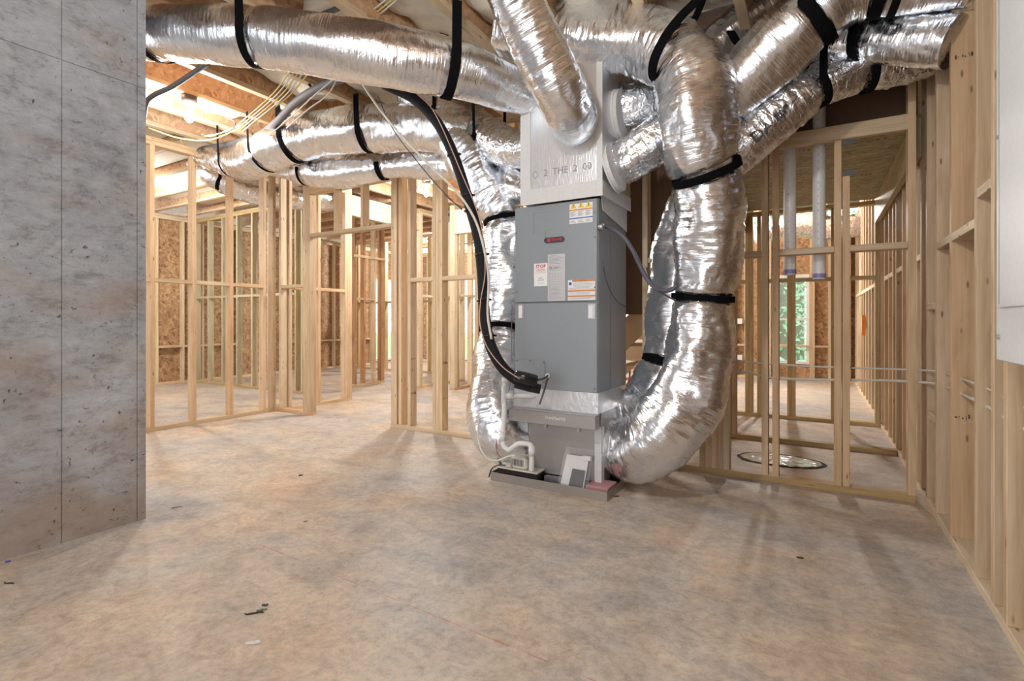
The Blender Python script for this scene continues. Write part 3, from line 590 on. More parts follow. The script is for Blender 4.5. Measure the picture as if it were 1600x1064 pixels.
# ---------------------------------------------------------------- air handler
AX0, AX1, AY0, AY1 = -1.696, -1.123, 2.90, 3.415
def onY(u, v, y):
    r = FW + RT*((u-800)/800); d = y/r.y; return Vector((r.x*d, y, CH+(501-v)/800*d))
def onX(u, v, x):
    r = FW + RT*((u-800)/800); d = x/r.x; return Vector((x, r.y*d, CH+(501-v)/800*d))
ah = thing('air_handler', 'tall grey upright air handler cabinet with warning stickers on a metal base', 'air handler', (-1.41, 3.16, .06))
case = MB(); case.box((AX0, AY0+.004, .612), (AX1, AY1, 1.786)); case = case.build('case', 'cabinet', ah)
up = bx('upper_panel', (AX0, AY0-.012, 1.168), (AX1-.003, AY0+.003, 1.784), 'cabinet', ah, 2, .004)
lp = bx('lower_panel', (AX0, AY0-.012, .614), (AX1-.003, AY0+.003, 1.162), 'cabinet', ah, 2, .004)
bx('side_seam', (AX1-.001, 3.10, .63), (AX1+.0015, 3.104, 1.60), 'cabinet_dark', ah, 2, 0)
bx('service_cover', (AX0+.003, AY0-.0165, .635), (-1.475, AY0-.0122, .80), 'cabinet', ah, 0, .002)
YF = AY0-.0125
def screw(x, z, y=YF, par=ah):
    m = MB(); m.tube([(x, y+.001, z), (x, y-.004, z)], .005, 8); return m.build('screw', 'cabinet_dark', par)
for z in (1.70, 1.55, 1.25): screw(AX1-.018, z)
for z in (1.62, 1.24): screw(AX0+.012, z)
for x, z in ((-1.58, .793), (-1.483, .785), (-1.483, .66), (AX1-.02, .64), (AX0+.02, .79)): screw(x, z, AY0-.0125 if x > -1.4 else AY0-.0168)
# pressed relief marks on the upper panel (thin ridges)
for i, (x0, z0, x1, z1) in enumerate(((-1.56, 1.735, -1.50, 1.738), (-1.475, 1.735, -1.415, 1.738), (-1.56, 1.60, -1.557, 1.735), (-1.475, 1.675, -1.42, 1.678), (-1.475, 1.62, -1.435, 1.623), (-1.475, 1.56, -1.472, 1.62))):
    bx('pressed_ridge', (x0, YF-.0015, z0), (x1, YF+.001, z1), 'cabinet', ah, None, 0)
def rect(u0, v0, u1, v1, y=YF):
    a = onY(u0, v0, y); b = onY(u1, v1, y); um, vm = (u0+u1)/2, (v0+v1)/2; c = onY(um, vm, y); h = abs(v1-v0)/800*(Vector((c.x, c.y, 0)).dot(FW))
    return a.x, b.x, c.z-h/2, c.z+h/2
def sticker(name, r, mat, par, y=YF, t=.0012):
    o = bx(name, (r[0], y-t, r[2]), (r[1], y+.0003, r[3]), mat, None, None, 0); o.parent = par; o.location -= parent_origin(par); return o
def txt(body, x, z, size, mat, par, y=YF-.0016, bold=0, name='lettering'):
    return lettering(name, body, size, mat, lambda a, b: (x+a, y, z+b), par, bold)
# orange-headed warning sticker, top right
r = rect(890, 317.5, 926, 348.5); s1 = sticker('warning_label', r, 'white', ah); w_ = r[1]-r[0]; h_ = r[3]-r[2]; s1['label'] = 'white label with yellow warning triangles and a blue stripe'
sticker('orange_stripe', (r[0], r[1], r[3]-h_*.34, r[3]-h_*.28), 'orange', s1, YF-.0013); sticker('blue_stripe', (r[0], r[1], r[2]+h_*.24, r[2]+h_*.29), 'blue', s1, YF-.0013)
for k in range(3):
    cx = r[0]+w_*(.17+.33*k); z0 = r[3]-h_*.26; m = MB(); q = .021
    m.prism([(cx-q, z0+.004), (cx+q, z0+.004), (cx, z0+.004+q*1.6)], 1, YF-.0022, YF-.0012)
    tr = m.build('warning_triangle', 'yellow', None); tr.parent = s1; tr.location -= parent_origin(s1); txt('!', cx, z0+.018, .028, 'ink', s1, YF-.0026, .0006)
for k in range(3):
    for j in range(6): sticker('print_line', (r[0]+w_*(.04+.33*k), r[0]+w_*(.29+.33*k-.05*(j % 3)), r[3]-h_*(.40+.045*j), r[3]-h_*(.385+.045*j)), 'inkgrey', s1, YF-.0013)
    for j in range(3): sticker('print_line', (r[0]+w_*(.04+.33*k), r[0]+w_*(.29+.33*k-.04*j), r[2]+h_*(.05+.05*j), r[2]+h_*(.065+.05*j)), 'inkgrey', s1, YF-.0013)
# maker's badge
a = onY(850.5, 376, YF); b = onY(882, 373.5, YF); m = MB(); pts = []
cz = (a.z+b.z)/2; L_ = (b.x-a.x)/2; cx = (a.x+b.x)/2; hh = .017
for k in range(28):
    th = 2*math.pi*k/28; pts.append((cx+(L_-hh)*(1 if math.cos(th) > 0 else -1)+hh*math.cos(th), cz+hh*math.sin(th)*(1-.12*math.cos(th)**2)))
m.prism(pts, 1, YF-.006, YF); badge = m.build('maker_badge', 'ink', ah)
m = MB(); m.prism([(cx-.034+.012*math.cos(2*math.pi*k/20), cz+.012*math.sin(2*math.pi*k/20)) for k in range(20)], 1, YF-.0072, YF-.0058); o = m.build('badge_disc', 'red'); o.parent = badge; o.location -= parent_origin(badge)
txt('TRANE', cx+.018, cz, .023, 'red', badge, YF-.0068, .0005)
# STOP sheet
r = rect(834.5, 411.5, 855.5, 447); s2 = sticker('stop_label', r, 'white', ah); w_ = r[1]-r[0]; h_ = r[3]-r[2]; cx = (r[0]+r[1])/2; s2['label'] = 'white paper label headed STOP in red'
txt('STOP', cx, r[3]-h_*.14, .030, 'red', s2, bold=.0009)
for j, (q, w2) in enumerate(((.25, .30), (.29, .36), (.33, .33), (.41, .42))): sticker('print_line', (cx-w_*w2, cx+w_*w2, r[3]-h_*q-.0012, r[3]-h_*q), 'red', s2, YF-.0013)
txt('ATC', cx, r[3]-h_*.66, .014, 'ink', s2); txt('MAY BE', cx, r[3]-h_*.74, .012, 'ink', s2); sticker('print_line', (cx-w_*.2, cx+w_*.25, r[2]+h_*.12, r[2]+h_*.13), 'inkgrey', s2, YF-.0013)
# grey rating plate
r = rect(856, 397, 883, 470); s3 = sticker('rating_label', r, 'lightgrey', ah); w_ = r[1]-r[0]; h_ = r[3]-r[2]; s3['label'] = 'tall grey rating label with fine print table'
for j in range(34):
    q = .03+.028*j
    if .20 < q < .24 or .36 < q < .38 or q > .96: continue
    if .38 < q < .70:
        for c_ in range(5): sticker('print_line', (r[0]+w_*(.06+.17*c_), r[0]+w_*(.15+.17*c_), r[3]-h_*q-.0018, r[3]-h_*q), 'inkgrey', s3, YF-.0013) if j % 2 == 0 or c_ == 0 else None
    else: sticker('print_line', (r[0]+w_*.06, r[0]+w_*(.55+.37*((j*7 % 5)/4)), r[3]-h_*q-.0014, r[3]-h_*q), 'inkgrey', s3, YF-.0013)
txt('UL', r[0]+w_*.18, r[3]-h_*.29, .018, 'ink', s3); txt('R-410A', r[0]+w_*.5, r[3]-h_*.29, .010, 'ink', s3)
# caution label
r = rect(887.5, 437, 930, 469); s4 = sticker('caution_label', r, 'white', ah); w_ = r[1]-r[0]; h_ = r[3]-r[2]; s4['label'] = 'white label with three orange stripes'
for q0, q1, a0 in ((.0, .09, .16), (.50, .57, 0), (.76, .83, 0)): sticker('orange_stripe', (r[0]+w_*a0, r[1], r[3]-h_*q1, r[3]-h_*q0), 'orange', s4, YF-.0013)
m = MB(); m.prism([(r[0]+.016+.010*math.cos(2*math.pi*k/18), r[3]-.022+.010*math.sin(2*math.pi*k/18)) for k in range(18)], 1, YF-.0022, YF-.0012); o = m.build('blue_disc', 'blue'); o.parent = s4; o.location -= parent_origin(s4)
txt('CAUTION', (r[0]+r[1])/2+.01, r[3]-h_*.045, .0095, 'ink', s4, YF-.0028)
for j in range(13):
    q = .15+.06*j+(.05 if j > 5 else 0)+(.06 if j > 9 else 0)
    if .47 < q < .60 or .73 < q < .86 or q > .97: continue
    sticker('print_line', (r[0]+w_*(.2 if j < 4 else .04), r[0]+w_*(.78+.18*((j*3 % 4)/3)), r[3]-h_*q-.0016, r[3]-h_*q), 'inkgrey', s4, YF-.0013)
for u0, u1 in ((810, 819), (919, 930)):
    r = rect(u0, 475, u1, 498); p_ = sticker('latch_plate', r, 'galv', ah, YF, .003); sticker('latch_label', (r[0]+.004, (r[0]*.3+r[1]*.7), r[2]+.005, r[3]-.01), 'white', p_, YF-.0031)
# tape band, drawer and base box
m = MB(); m.v = [(AX0-.003, AY0-.014, .616), (AX1+.003, AY0-.014, .616), (AX1+.003, AY1, .616), (AX0-.003, AY1, .616), (AX0-.006, 2.880, .492), (AX1+.006, 2.880, .492), (AX1+.006, AY1+.003, .492), (AX0-.006, AY1+.003, .492)]
m.f = [(0, 1, 2, 3), (4, 5, 6, 7), (0, 1, 5, 4), (1, 2, 6, 5), (2, 3, 7, 6), (3, 0, 4, 7)]; m.build('tape_band', 'tape', ah)
dr = bx('drawer', (AX0-.012, 2.830, .405), (AX1+.008, 2.90, .485), 'coil', ah, 0, .003)
m = MB(); m.v = [(AX0-.012, 2.830, .4895), (AX1+.008, 2.830, .4895), (AX1+.008, 2.90, .492), (AX0-.012, 2.90, .492), (AX0-.012, 2.830, .4855), (AX1+.008, 2.830, .4855), (AX1+.008, 2.90, .4855), (AX0-.012, 2.90, .4855)]
m.f = [(0, 1, 2, 3), (4, 5, 6, 7), (0, 1, 5, 4), (1, 2, 6, 5), (2, 3, 7, 6), (3, 0, 4, 7)]; m.build('drawer_lip', 'galv', ah)
txt('DuraMaxHQ', -1.375, .452, .026, 'mastic', ah, 2.8285, .0006, 'embossed_mark')
bx('base_box', (AX0+.012, 2.95, .066), (AX1, AY1, .50), 'coil', ah, 2, .003)
bx('base_liner', (-1.49, 2.905, .03), (-1.36, 2.9495, .062), 'galv', ah, 0, 0)
bx('corner_tape', (-1.165, 2.944, .066), (AX1+.003, 2.949, .403), 'mastic', ah, 2, 0); bx('corner_tape', (AX1+.0005, 2.944, .066), (AX1+.003, 2.99, .403), 'mastic', ah, 2, 0)
bx('corner_tape', (AX0+.009, 2.944, .09), (AX0+.065, 2.949, .403), 'mastic', ah, 2, 0)
for x in (-1.50, -1.27): bx('hanger_clip', (x-.01, 2.936, .36), (x+.01, 2.9495, .404), 'galv', ah, 2, .002)
# collars on the base box and plenum (white sealant rings)
def collar(c, n_, r0, r1, par, label=None):
    n_ = Vector(n_).normalized(); m = MB(); c = Vector(c); m.tube([c, c+n_*.012], r1, 32); m.tube([c+n_*.011, c+n_*.035], r0, 32); return m.build('duct_collar', 'mastic', par, smooth=False)
collar((AX1, 3.13, .25), (1, 0, 0), .16, .165, ah); collar((AX1, 3.31, .40), (1, 0, 0), .09, .095, ah); collar((AX0+.012, 3.2, .26), (-1, 0, 0), .15, .16, ah)
# supply plenum
PX0, PX1, PY0, PY1 = -1.640, -1.087, 2.868, 3.40
sp = thing('supply_plenum', 'foil-faced supply box standing on top of the grey air handler, white sealed edges', 'duct plenum', (-1.36, 3.13, 1.79))
m = MB(); m.box((PX0, PY0, 1.80), (PX1, PY1, 2.83)); pb = m.build('plenum_box', 'foil_board', sp)
bx('edge_seal', (PX0-.002, PY0-.003, 1.789), (PX0+.07, PY0-.0003, 2.80), 'mastic', sp, 2, 0); bx('edge_seal', (PX1-.035, PY0-.003, 1.789), (PX1+.002, PY0-.0003, 2.80), 'mastic', sp, 2, 0)
bx('base_seal', (PX0+.0705, PY0-.003, 1.789), (PX1-.0355, PY0-.0003, 1.885), 'mastic', sp, 0, 0)
bx('base_seal', (PX1+.0003, PY0, 1.789), (PX1+.003, PY1, 1.88), 'mastic', sp, 1, 0)
m = MB(); zt = 1.80; A_ = [(AX1+.004, PY0+.06, zt), (AX1+.004, AY1, zt), (AX1+.004, AY1, 1.655), (AX1+.004, PY0+.09, 1.72)]
m.v = A_+[(x+.003, y, z) for x, y, z in A_]; m.f = [(0, 1, 2, 3), (4, 5, 6, 7), (0, 1, 5, 4), (1, 2, 6, 5), (2, 3, 7, 6), (3, 0, 4, 7)]; m.build('seal_flap', 'mastic', sp)
lettering('printed_mark', '2  THE  2  00', .06, 'inkgrey', lambda a, b: (-1.315+a*.98, PY0-.0012, 1.975+b), pb)
m = MB(); dx, dz = .020, .028
for sx, sz in ((1, 1), (1, -1), (-1, -1), (-1, 1)): a_ = (-1.535, 1.975+sz*dz); b_ = (-1.535+sx*dx, 1.975); m.quad((a_[0], PY0-.0012, a_[1]), (b_[0], PY0-.0012, b_[1]), (b_[0]-sx*.004, PY0-.0012, b_[1]), (a_[0], PY0-.0012, a_[1]-sz*.0055))
o = m.build('printed_mark', 'inkgrey', None); o.parent = pb; o.location -= parent_origin(pb)
collar((PX1, 3.02, 1.98), (1, 0, .25), .15, .155, sp); collar((PX1, 3.16, 2.36), (1, 0, 0), .155, .16, sp)
# drain pan with block and pump
pn = thing('drain_pan', 'shallow rectangular metal drain pan on the slab under the air handler', 'drain pan', (-1.44, 3.2, 0))
x0, x1, y0, y1 = -1.845, -1.042, 2.825, 3.60; m = MB()
m.box((x0, y0, 0), (x1, y0+.003, .056)); m.box((x0, y1-.003, 0), (x1, y1, .056)); m.box((x0, y0+.003, 0), (x0+.003, y1-.003, .056)); m.box((x1-.003, y0+.003, 0), (x1, y1-.003, .056))
m.build('pan_rim', 'pan', pn); m = MB(); m.box((x0+.003, y0+.003, .001), (x1-.003, y1-.003, .005)); m.build('pan_floor', 'panin', pn)
for i, (bx0, by0, lab) in enumerate(((-1.19, 2.86, 'pinkish foam block under the front right corner of the metal base'), (-1.72, 3.30, 'pinkish foam block under the back left corner of the metal base'))):
    o = bx('foam_block', (bx0, by0, .006), (bx0+.14, by0+.16, .0655), 'pinkfoam', None, 0, .003); tag(o, lab, 'foam block', 'foam blocks under the air handler')
for px, py, lab in ((-1.19, 3.28, 'pinkish foam block under the back right corner of the metal base'), (-1.69, 2.955, 'pinkish foam block under the front left corner of the metal base, behind the pump')): o = bx('foam_block', (px, py, .006), (px+.07, py+.12, .0655), 'pinkfoam', None, 1, .003); tag(o, lab, 'foam block', 'foam blocks under the air handler')
pu = thing('condensate_pump', 'small cream condensate pump on a black tank at the pan front left', 'pump', (-1.64, 2.89, .006))
bx('tank', (-1.80, 2.835, .006), (-1.505, 2.940, .086), 'blackgloss', pu, 0, .004); bx('lid', (-1.803, 2.832, .0865), (-1.502, 2.943, .096), 'cream', pu, 0, .002)
bx('switch_housing', (-1.765, 2.842, .0965), (-1.70, 2.93, .128), 'cream', pu, 2, .006); mo = bx('motor_housing', (-1.699, 2.84, .0965), (-1.585, 2.938, .178), 'cream', pu, 2, .012)
for k in range(8): x = -1.685+k*.0105; bx('vent_slot', (x, 2.8385, .118), (x+.005, 2.8405, .160), 'ink', None, 2, 0).parent = mo
for o in [c for c in mo.children]: o.location -= parent_origin(mo)
# condensate drain in white pipe
dp = thing('condensate_drain', 'white plastic drain pipe with a looped trap running from the coil to the pump', 'drain pipe', P(789, 650, 3.28))
def pipe(pts, r, name, mat, par, seg=14, step=.012, raw=False):
    if not raw: pts = spline(pts, step=step)[0]
    m = MB(); m.tube(pts, r, seg); return m.build(name, mat, par, smooth=True)
pipe([P(789, 594, 3.28), P(787.5, 650, 3.27), P(785, 688, 3.24)], .0165, 'riser', 'pvc', dp)
pipe([P(788, 617, 3.28), P(806, 618.5, 3.25), P(832, 619, 3.27), P(838, 618, 3.33)], .0165, 'branch', 'pvc', dp)
pipe([P(785, 688, 3.24), P(788, 698, 3.22), P(796, 703, 3.2), P(804, 697, 3.18), P(812, 693, 3.17), P(826, 694, 3.15), P(831, 699, 3.14), P(831, 712, 3.14), P(830.5, 736, 3.14)], .0165, 'trap', 'pvc', dp)
for (a, b) in (((788.6, 603, 3.28), (788, 632, 3.28)), ((785.6, 674, 3.24), (785, 690, 3.24)), ((831, 698, 3.14), (831, 712, 3.14)), ((789, 590, 3.28), (789, 598, 3.28))): pipe([P(*a), P(*b)], .0205, 'fitting', 'pvc', dp, raw=True)
pipe([P(794, 617.2, 3.27), P(804, 618.2, 3.25)], .0205, 'fitting', 'pvc', dp, raw=True)
o = pipe([P(748, 655, 3.3), P(747, 680, 3.28), P(752, 703, 3.24), P(765, 718, 3.2), P(780, 719, 3.16), P(794, 713, 3.12), P(806, 712, 3.1)], .006, 'drain_tube', 'cream', None, 8); tag(o, 'thin clear tube curling off the pump over the slab beside the left duct', 'tube')
o = pipe([P(768, 733, 3.3), P(764, 745, 3.25), P(768, 733, 3.2), P(778, 727, 3.15), P(790, 727, 3.12)], .004, 'power_cord', 'ink', None, 8); tag(o, 'short black cord looping out of the pan beside the pump', 'cord')
# literature bag
bg_ = thing('document_bag', 'clear plastic bag with white papers and a dark pouch leaning on the metal base', 'bag', (-1.27, 2.88, .006))
def slab(name, mat, x0, x1, z0, z1, y0, y1, t, par, wob=0):
    m = MB(); nx, nz = 6, 8; v = []
    for s_ in (0, 1):
        for i in range(nx+1):
            for j in range(nz+1):
                a, b = i/nx, j/nz; x = x0[0]*(1-b)+x0[1]*b+(x1[0]*(1-b)+x1[1]*b-x0[0]*(1-b)-x0[1]*b)*a; y = y0+(y1-y0)*b+wob*noise.noise(Vector((a*3, b*3, x0[0]*9)))+s_*t; v.append((x, y, z0+(z1-z0)*b))
    m.v = v; N = (nx+1)*(nz+1)
    for i in range(nx):
        for j in range(nz): q = [i*(nz+1)+j, (i+1)*(nz+1)+j, (i+1)*(nz+1)+j+1, i*(nz+1)+j+1]; m.f.append(tuple(q)); m.f.append(tuple(k+N for k in reversed(q)))
    for i in range(nx): m.f.append((i*(nz+1), i*(nz+1)+N, (i+1)*(nz+1)+N, (i+1)*(nz+1))); m.f.append((i*(nz+1)+nz, (i+1)*(nz+1)+nz, (i+1)*(nz+1)+nz+N, i*(nz+1)+nz+N))
    for j in range(nz): m.f.append((j, j+1, j+1+N, j+N)); k = nx*(nz+1)+j; m.f.append((k, k+N, k+1+N, k+1))
    return m.build(name, mat, par)
slab('paper_sheet', 'white', (-1.365, -1.34), (-1.21, -1.195), .010, .215, 2.862, 2.925, .004, bg_)
slab('dark_pouch', 'blackgloss', (-1.305, -1.29), (-1.215, -1.205), .014, .14, 2.850, 2.893, .006, bg_, .003)
slab('bag_film', 'bag', (-1.375, -1.35), (-1.175, -1.165), .007, .262, 2.843, 2.930, .0006, bg_, .006)
m = MB(); m.box((-1.228, 2.905, .20), (-1.178, 2.925, .225)); m.build('bag_tag', 'white', bg_)
# refrigerant lines
ls = thing('refrigerant_line', 'thick black foam-wrapped pipe sweeping down into the air handler front', 'insulated pipe', P(735, 330, 3.2))
pa = [(322, 232, 5.15), (365, 224, 4.85), (405, 211, 4.55), (435, 188, 4.2), (462, 160, 3.95), (492, 140, 3.7), (530, 124, 3.5), (572, 122, 3.4), (600, 131, 3.35)]
pipe([P(*q) for q in pa], .029, 'grey_section', 'greyfoam', ls)
pb_ = [(600, 131, 3.35), (645, 153, 3.33), (678, 185, 3.3), (700, 222, 3.28), (718, 268, 3.25), (735, 325, 3.2), (748, 375, 3.17), (754, 430, 3.15), (757, 490, 3.13), (765, 535, 3.08), (782, 570, 3.02), (806, 592, 2.99), (830, 600, 2.99)]
pipe([P(*q) for q in pb_], .034, 'black_section', 'rubber', ls)
pipe([P(806, 588, 2.98), P(821, 591, 2.96), P(836, 595, 2.98)], .036, 'wrapped_joint', 'blackgloss', ls, 16)
pipe([P(806, 599, 3.05), P(825, 604, 3.03), P(844, 608, 3.03)], .030, 'wrapped_joint', 'blackgloss', ls, 16)
for u, v, d in ((707, 241, 3.265), (729, 305, 3.215), (734, 328, 3.2), (751, 397, 3.16), (754, 468, 3.135), (762, 524, 3.09)):
    c = P(u, v, d); t_ = (P(u+6, v+20, d)-P(u-6, v-20, d)).normalized(); pipe([c-t_*.006, c+t_*.006], .0375, 'zip_tie', 'blackgloss', ls, 16, raw=True)
    m = MB(); e = c+RT*.04; m.box(tuple(e-Vector((.01, .008, .006))), tuple(e+Vector((.012, .008, .006)))); m.build('zip_tie', 'blackgloss', ls)
for u, v, d in ((487, 137, 3.73), (398, 213, 4.6), (440, 182, 4.18)):
    c = P(u, v, d); t_ = (P(u+8, v-5, d)-P(u-8, v+5, d)).normalized(); pipe([c-t_*.008, c+t_*.008], .033, 'zip_tie', 'blackgloss', ls, 16, raw=True)
def wire(label, pts, r, mat, name='cable', cat='cable', group=None):
    o = pipe([P(*q) for q in pts], r, name, mat, None, 8, .02); return tag(o, label, cat, group)
wire('pale cable hanging before the doorway duct, then following the thick black pipe', [(560, 118, 3.3), (580, 152, 3.3), (618, 202, 3.25), (660, 247, 3.22), (712, 298, 3.18), (738, 335, 3.14), (752, 372, 3.12), (763, 430, 3.1), (762, 490, 3.08), (768, 530, 3.05)], .0075, 'cable')
wire('thin dark cable hanging just left of the pale cable', [(590, 150, 3.32), (613, 200, 3.3), (650, 250, 3.28), (690, 297, 3.26), (722, 328, 3.23)], .0032, 'ink')
wire('thin copper coloured wire looping beside the lower end of the thick black pipe', [(650, 145, 3.2), (680, 178, 3.2), (720, 268, 3.18), (750, 345, 3.14), (758, 420, 3.1), (751, 470, 3.08), (750, 505, 3.05), (760, 540, 3.0), (784, 572, 2.95), (812, 592, 2.93)], .003, 'cable_pink')
wire('thin red wire hanging behind the tall left return duct by the cabinet', [(800, 470, 3.55), (799, 540, 3.45), (797, 600, 3.4), (785, 650, 3.35), (775, 700, 3.3), (790, 722, 3.25)], .0022, 'rustred')
wire('short dark wire from the wrapped joint to the grommet on the lower panel', [(838, 594, 2.95), (848, 592, 2.98), (856, 587, 3.06)], .006, 'ink')
wire('grey tube from the grommet down to the foil tape band', [(856, 590, 3.06), (851, 608, 3.05), (843, 632, 3.04)], .006, 'greyfoam')
m = MB(); c = onY(856, 587, AY0-.017); m.tube([c, c-Vector((0, .008, 0))], .016, 16); m.build('grommet', 'mastic', ah)
wc = thing('electrical_whip', 'grey flexible electrical conduit arching from the cabinet side to the trunk duct', 'conduit', P(990, 400, 3.0))
pipe([P(938, 355, 3.16), P(950, 355, 3.08), (P(972, 368, 3.0)), P(988, 390, 2.98), P(1000, 415, 2.98), P(1014, 440, 2.96), P(1032, 454, 2.9), P(1050, 452, 2.85), P(1058, 445, 2.84)], .013, 'conduit_hose', 'conduit', wc)
c = onX(936, 355, AX1+.002); pipe([c, c+Vector((.03, 0, 0))], .02, 'connector', 'galv', wc, 16, raw=True)
wire('thin grey wire drooping down the cabinet right side', [(940, 366, 3.12), (941, 400, 3.13), (948, 440, 3.16), (962, 468, 3.25), (978, 480, 3.4)], .003, 'conduit')
wire('black cable crossing from the wall post to the trunk duct strap', [(1010, 418, 3.1), (1018, 440, 3.05), (1035, 458, 2.85), (1056, 470, 2.78)], .005, 'ink')
# ceiling cables, upper left
for k, (u0, v0, u1, v1) in enumerate(((456, 107, 380, 188), (463, 108, 383, 191), (470, 109, 387, 193), (477, 110, 390, 196), (485, 111, 394, 194))):
    wire('pale ceiling cable fanning down behind the long duct, %s of five from the left' % ORD[k], [(u0, v0, 3.4), ((u0*.6+u1*.4), v0*.55+v1*.45+4, 3.65), (u1, v1, 4.0), (u1-12, v1+10, 4.2)], .0045, 'cable' if k % 2 else 'cable_y', group='cables fanning to the bundle')
wire('yellow ceiling cable looping left from the bundle, upper one', [(388, 190, 4.05), (365, 200, 4.15), (340, 210, 4.2), (322, 214, 4.2), (316, 210, 4.1)], .005, 'cable_y')
wire('yellow ceiling cable looping left from the bundle towards the concrete wall', [(390, 192, 4.05), (360, 207, 4.2), (325, 219, 4.3), (280, 216, 4.25), (232, 200, 4.2)], .005, 'cable_y')
wire('white ceiling cable swinging from the grey pipe end to the doorway duct', [(528, 120, 3.45), (512, 148, 3.55), (480, 172, 3.7), (448, 200, 3.9)], .005, 'cable')
wire('white ceiling cable running along the grey pipe, front one', [(523, 122, 3.4), (490, 150, 3.6), (455, 182, 3.9), (420, 210, 4.25), (395, 214, 4.4)], .005, 'cable')
wire('small dark cable loop hanging at the lit joist', [(352, 182, 4.1), (366, 190, 4.1), (365, 200, 4.1), (350, 207, 4.15), (318, 213, 4.2)], .004, 'conduit')
wire('white cable crossing the top joists above the long smooth duct', [(556, 33, 3.25), (590, 10, 3.1), (625, -20, 3.0)], .005, 'cable')
wire('yellow cable crossing the top joists above the long smooth duct', [(568, 34, 3.25), (600, 10, 3.1), (632, -20, 3.0)], .005, 'cable_y')
wire('second white cable crossing the top joists, right of the yellow one', [(577, 35, 3.25), (608, 10, 3.1), (642, -20, 3.0)], .005, 'cable')
wire('grey conduit crossing under the top joists above the long smooth duct', [(496, 26, 3.2), (530, 12, 3.12), (572, -10, 3.0)], .016, 'greyfoam', 'conduit', 'conduit')
wire('grey conduit dropping beside the concrete wall under the long smooth duct', [(325, 98, 3.3), (296, 118, 3.45), (268, 136, 3.55), (242, 148, 3.6), (229, 160, 3.6), (224, 185, 3.6)], .017, 'greyfoam', 'conduit', 'conduit')
wire('thin dark wire dropping from the far bulb holder to the thick black pipe', [(664, 265, 6.2), (690, 300, 5.0), (722, 326, 3.3)], .003, 'ink')
# drain stacks behind the opening
for i, (u, zb, lab) in enumerate(((1234, 1.355, 'left white vertical drain pipe with open bottom and purple primer band'), (1280, 1.32, 'right white vertical drain pipe, slightly lower, with purple primer band'))):
    c = onY(u, 400, 3.885); t = thing('drain_pipe', lab, 'pipe', (c.x, c.y, zb)); m = MB(); m.tube([(c.x, c.y, zb), (c.x, c.y, 2.83)], .038, 24, caps=False)
    m.tube([(c.x, c.y, zb), (c.x, c.y, 2.83)], .034, 24, caps=False); m.build('pipe_body', 'pvc', t, smooth=True)
    m = MB(); m.tube([(c.x, c.y, zb+.006), (c.x, c.y, zb+.035)], .0385, 24, caps=False); m.build('primer_band', 'purple', t, smooth=True)
    for j in range(26):
        z = zb+.12+j*.045
        if j % 6: bx('print_mark', (c.x-.008, c.y-.0383, z), (c.x-.0045, c.y-.0372, z+.012), 'inkgrey', t, 2, 0)
# cables through the opening wall and the right wall
for i, (z, lab) in enumerate(((.765, 'upper pale cable strung through the studs right of the trunk duct'), (.695, 'lower pale cable strung through the studs right of the trunk duct'))):
    pts = [(-.62, 3.765, z-.05*i+.05), (-.42, 3.765, z+.01), (-.26, 3.765, z-.02*i), (0, 3.765, z-.012*i-.005), (.30, 3.765, z-.004), (.50, 3.74, z), (.575, 3.5, z+.01), (.58, 3.1, z+.015), (.575, 2.7, z+.02), (.57, 2.44, z+.015), (.60, 2.2, z-.01)]
    o = pipe([Vector(q) for q in pts], .0055+.002*i, 'cable', 'cable', None, 8, .02); tag(o, lab, 'cable')
o = pipe([Vector((.56, 4.455, .0)), Vector((.55, 4.40, 1.2)), Vector((.555, 4.40, 2.0)), Vector((.57, 4.4, 2.7))], .005, 'cable', 'greenpipe', None, 8, .05); tag(o, 'thin green vertical cable on the right stud wall', 'cable')
# electrical panel
ep = thing('breaker_box', 'white metal electrical panel box on the near right stud wall', 'electrical panel', (.52, 1.95, .926))
bx('panel_case', (.497, 1.755, .93), (.5405, 2.148, 2.148), 'panel', ep, 2, .003); bx('panel_cover', (.4845, 1.742, .926), (.4965, 2.158, 2.152), 'panel', ep, 2, .004)
bx('panel_door', (.4785, 1.79, 1.09), (.484, 2.108, 2.085), 'panel', ep, 2, .003); bx('door_edge', (.4775, 2.100, 1.10), (.4784, 2.103, 2.07), 'cabinet', ep, 2, 0)
m = MB(); m.tube([(.4845, 2.125, 1.0), (.4775, 2.125, 1.0)], .008, 10); m.build('screw', 'galv', ep)
m = MB(); m.tube([(.4845, 2.138, 1.62), (.4785, 2.138, 1.62)], .006, 10); m.build('screw', 'galv', ep)
# lampholders and bulbs; the last four are added fill for the rooms beyond
def bulb(loc, label, up=None):
    x, y, z = loc; t = thing('light_or_fill_bulb', label, 'light bulb', (x, y, z))
    m = MB(); m.tube([(x, y, z+.165), (x, y, z+.13), (x, y, z+.10), (x, y, z+.085)], [.058, .056, .045, .024], 20); m.build('lampholder', 'porcelain', t, smooth=True)
    m = MB(); pts = [(x, y, z+.085), (x, y, z+.06), (x, y, z+.035), (x, y, z+.01), (x, y, z-.015), (x, y, z-.030), (x, y, z-.038)]
    m.tube(pts, [.014, .018, .026, .032, .030, .020, .006], 18); o = m.build('glass_bulb', 'bulb', t, smooth=True); o.visible_shadow = True; return t
def cordfor(t, x, y, z0): m = MB(); m.tube([(x, y, z0), (x, y, 2.834)], .005, 8); m.build('pendant_cord', 'ink', t)
labs = ['lit bulb on the joist beside the concrete wall edge', 'lit bulb seen through the studs between doorway and left duct', 'lit bulb in the near room above the camera side', 'added fill bulb in the left room behind the pale studs', 'added fill bulb far back on the left', 'added fill bulb in the far middle room', 'added fill bulb in the far window room']
for (p, e), lab in zip(BULBS, labs):
    t = bulb(p, lab)
    if p[2] < 2.6: cordfor(t, p[0], p[1], p[2]+.165)
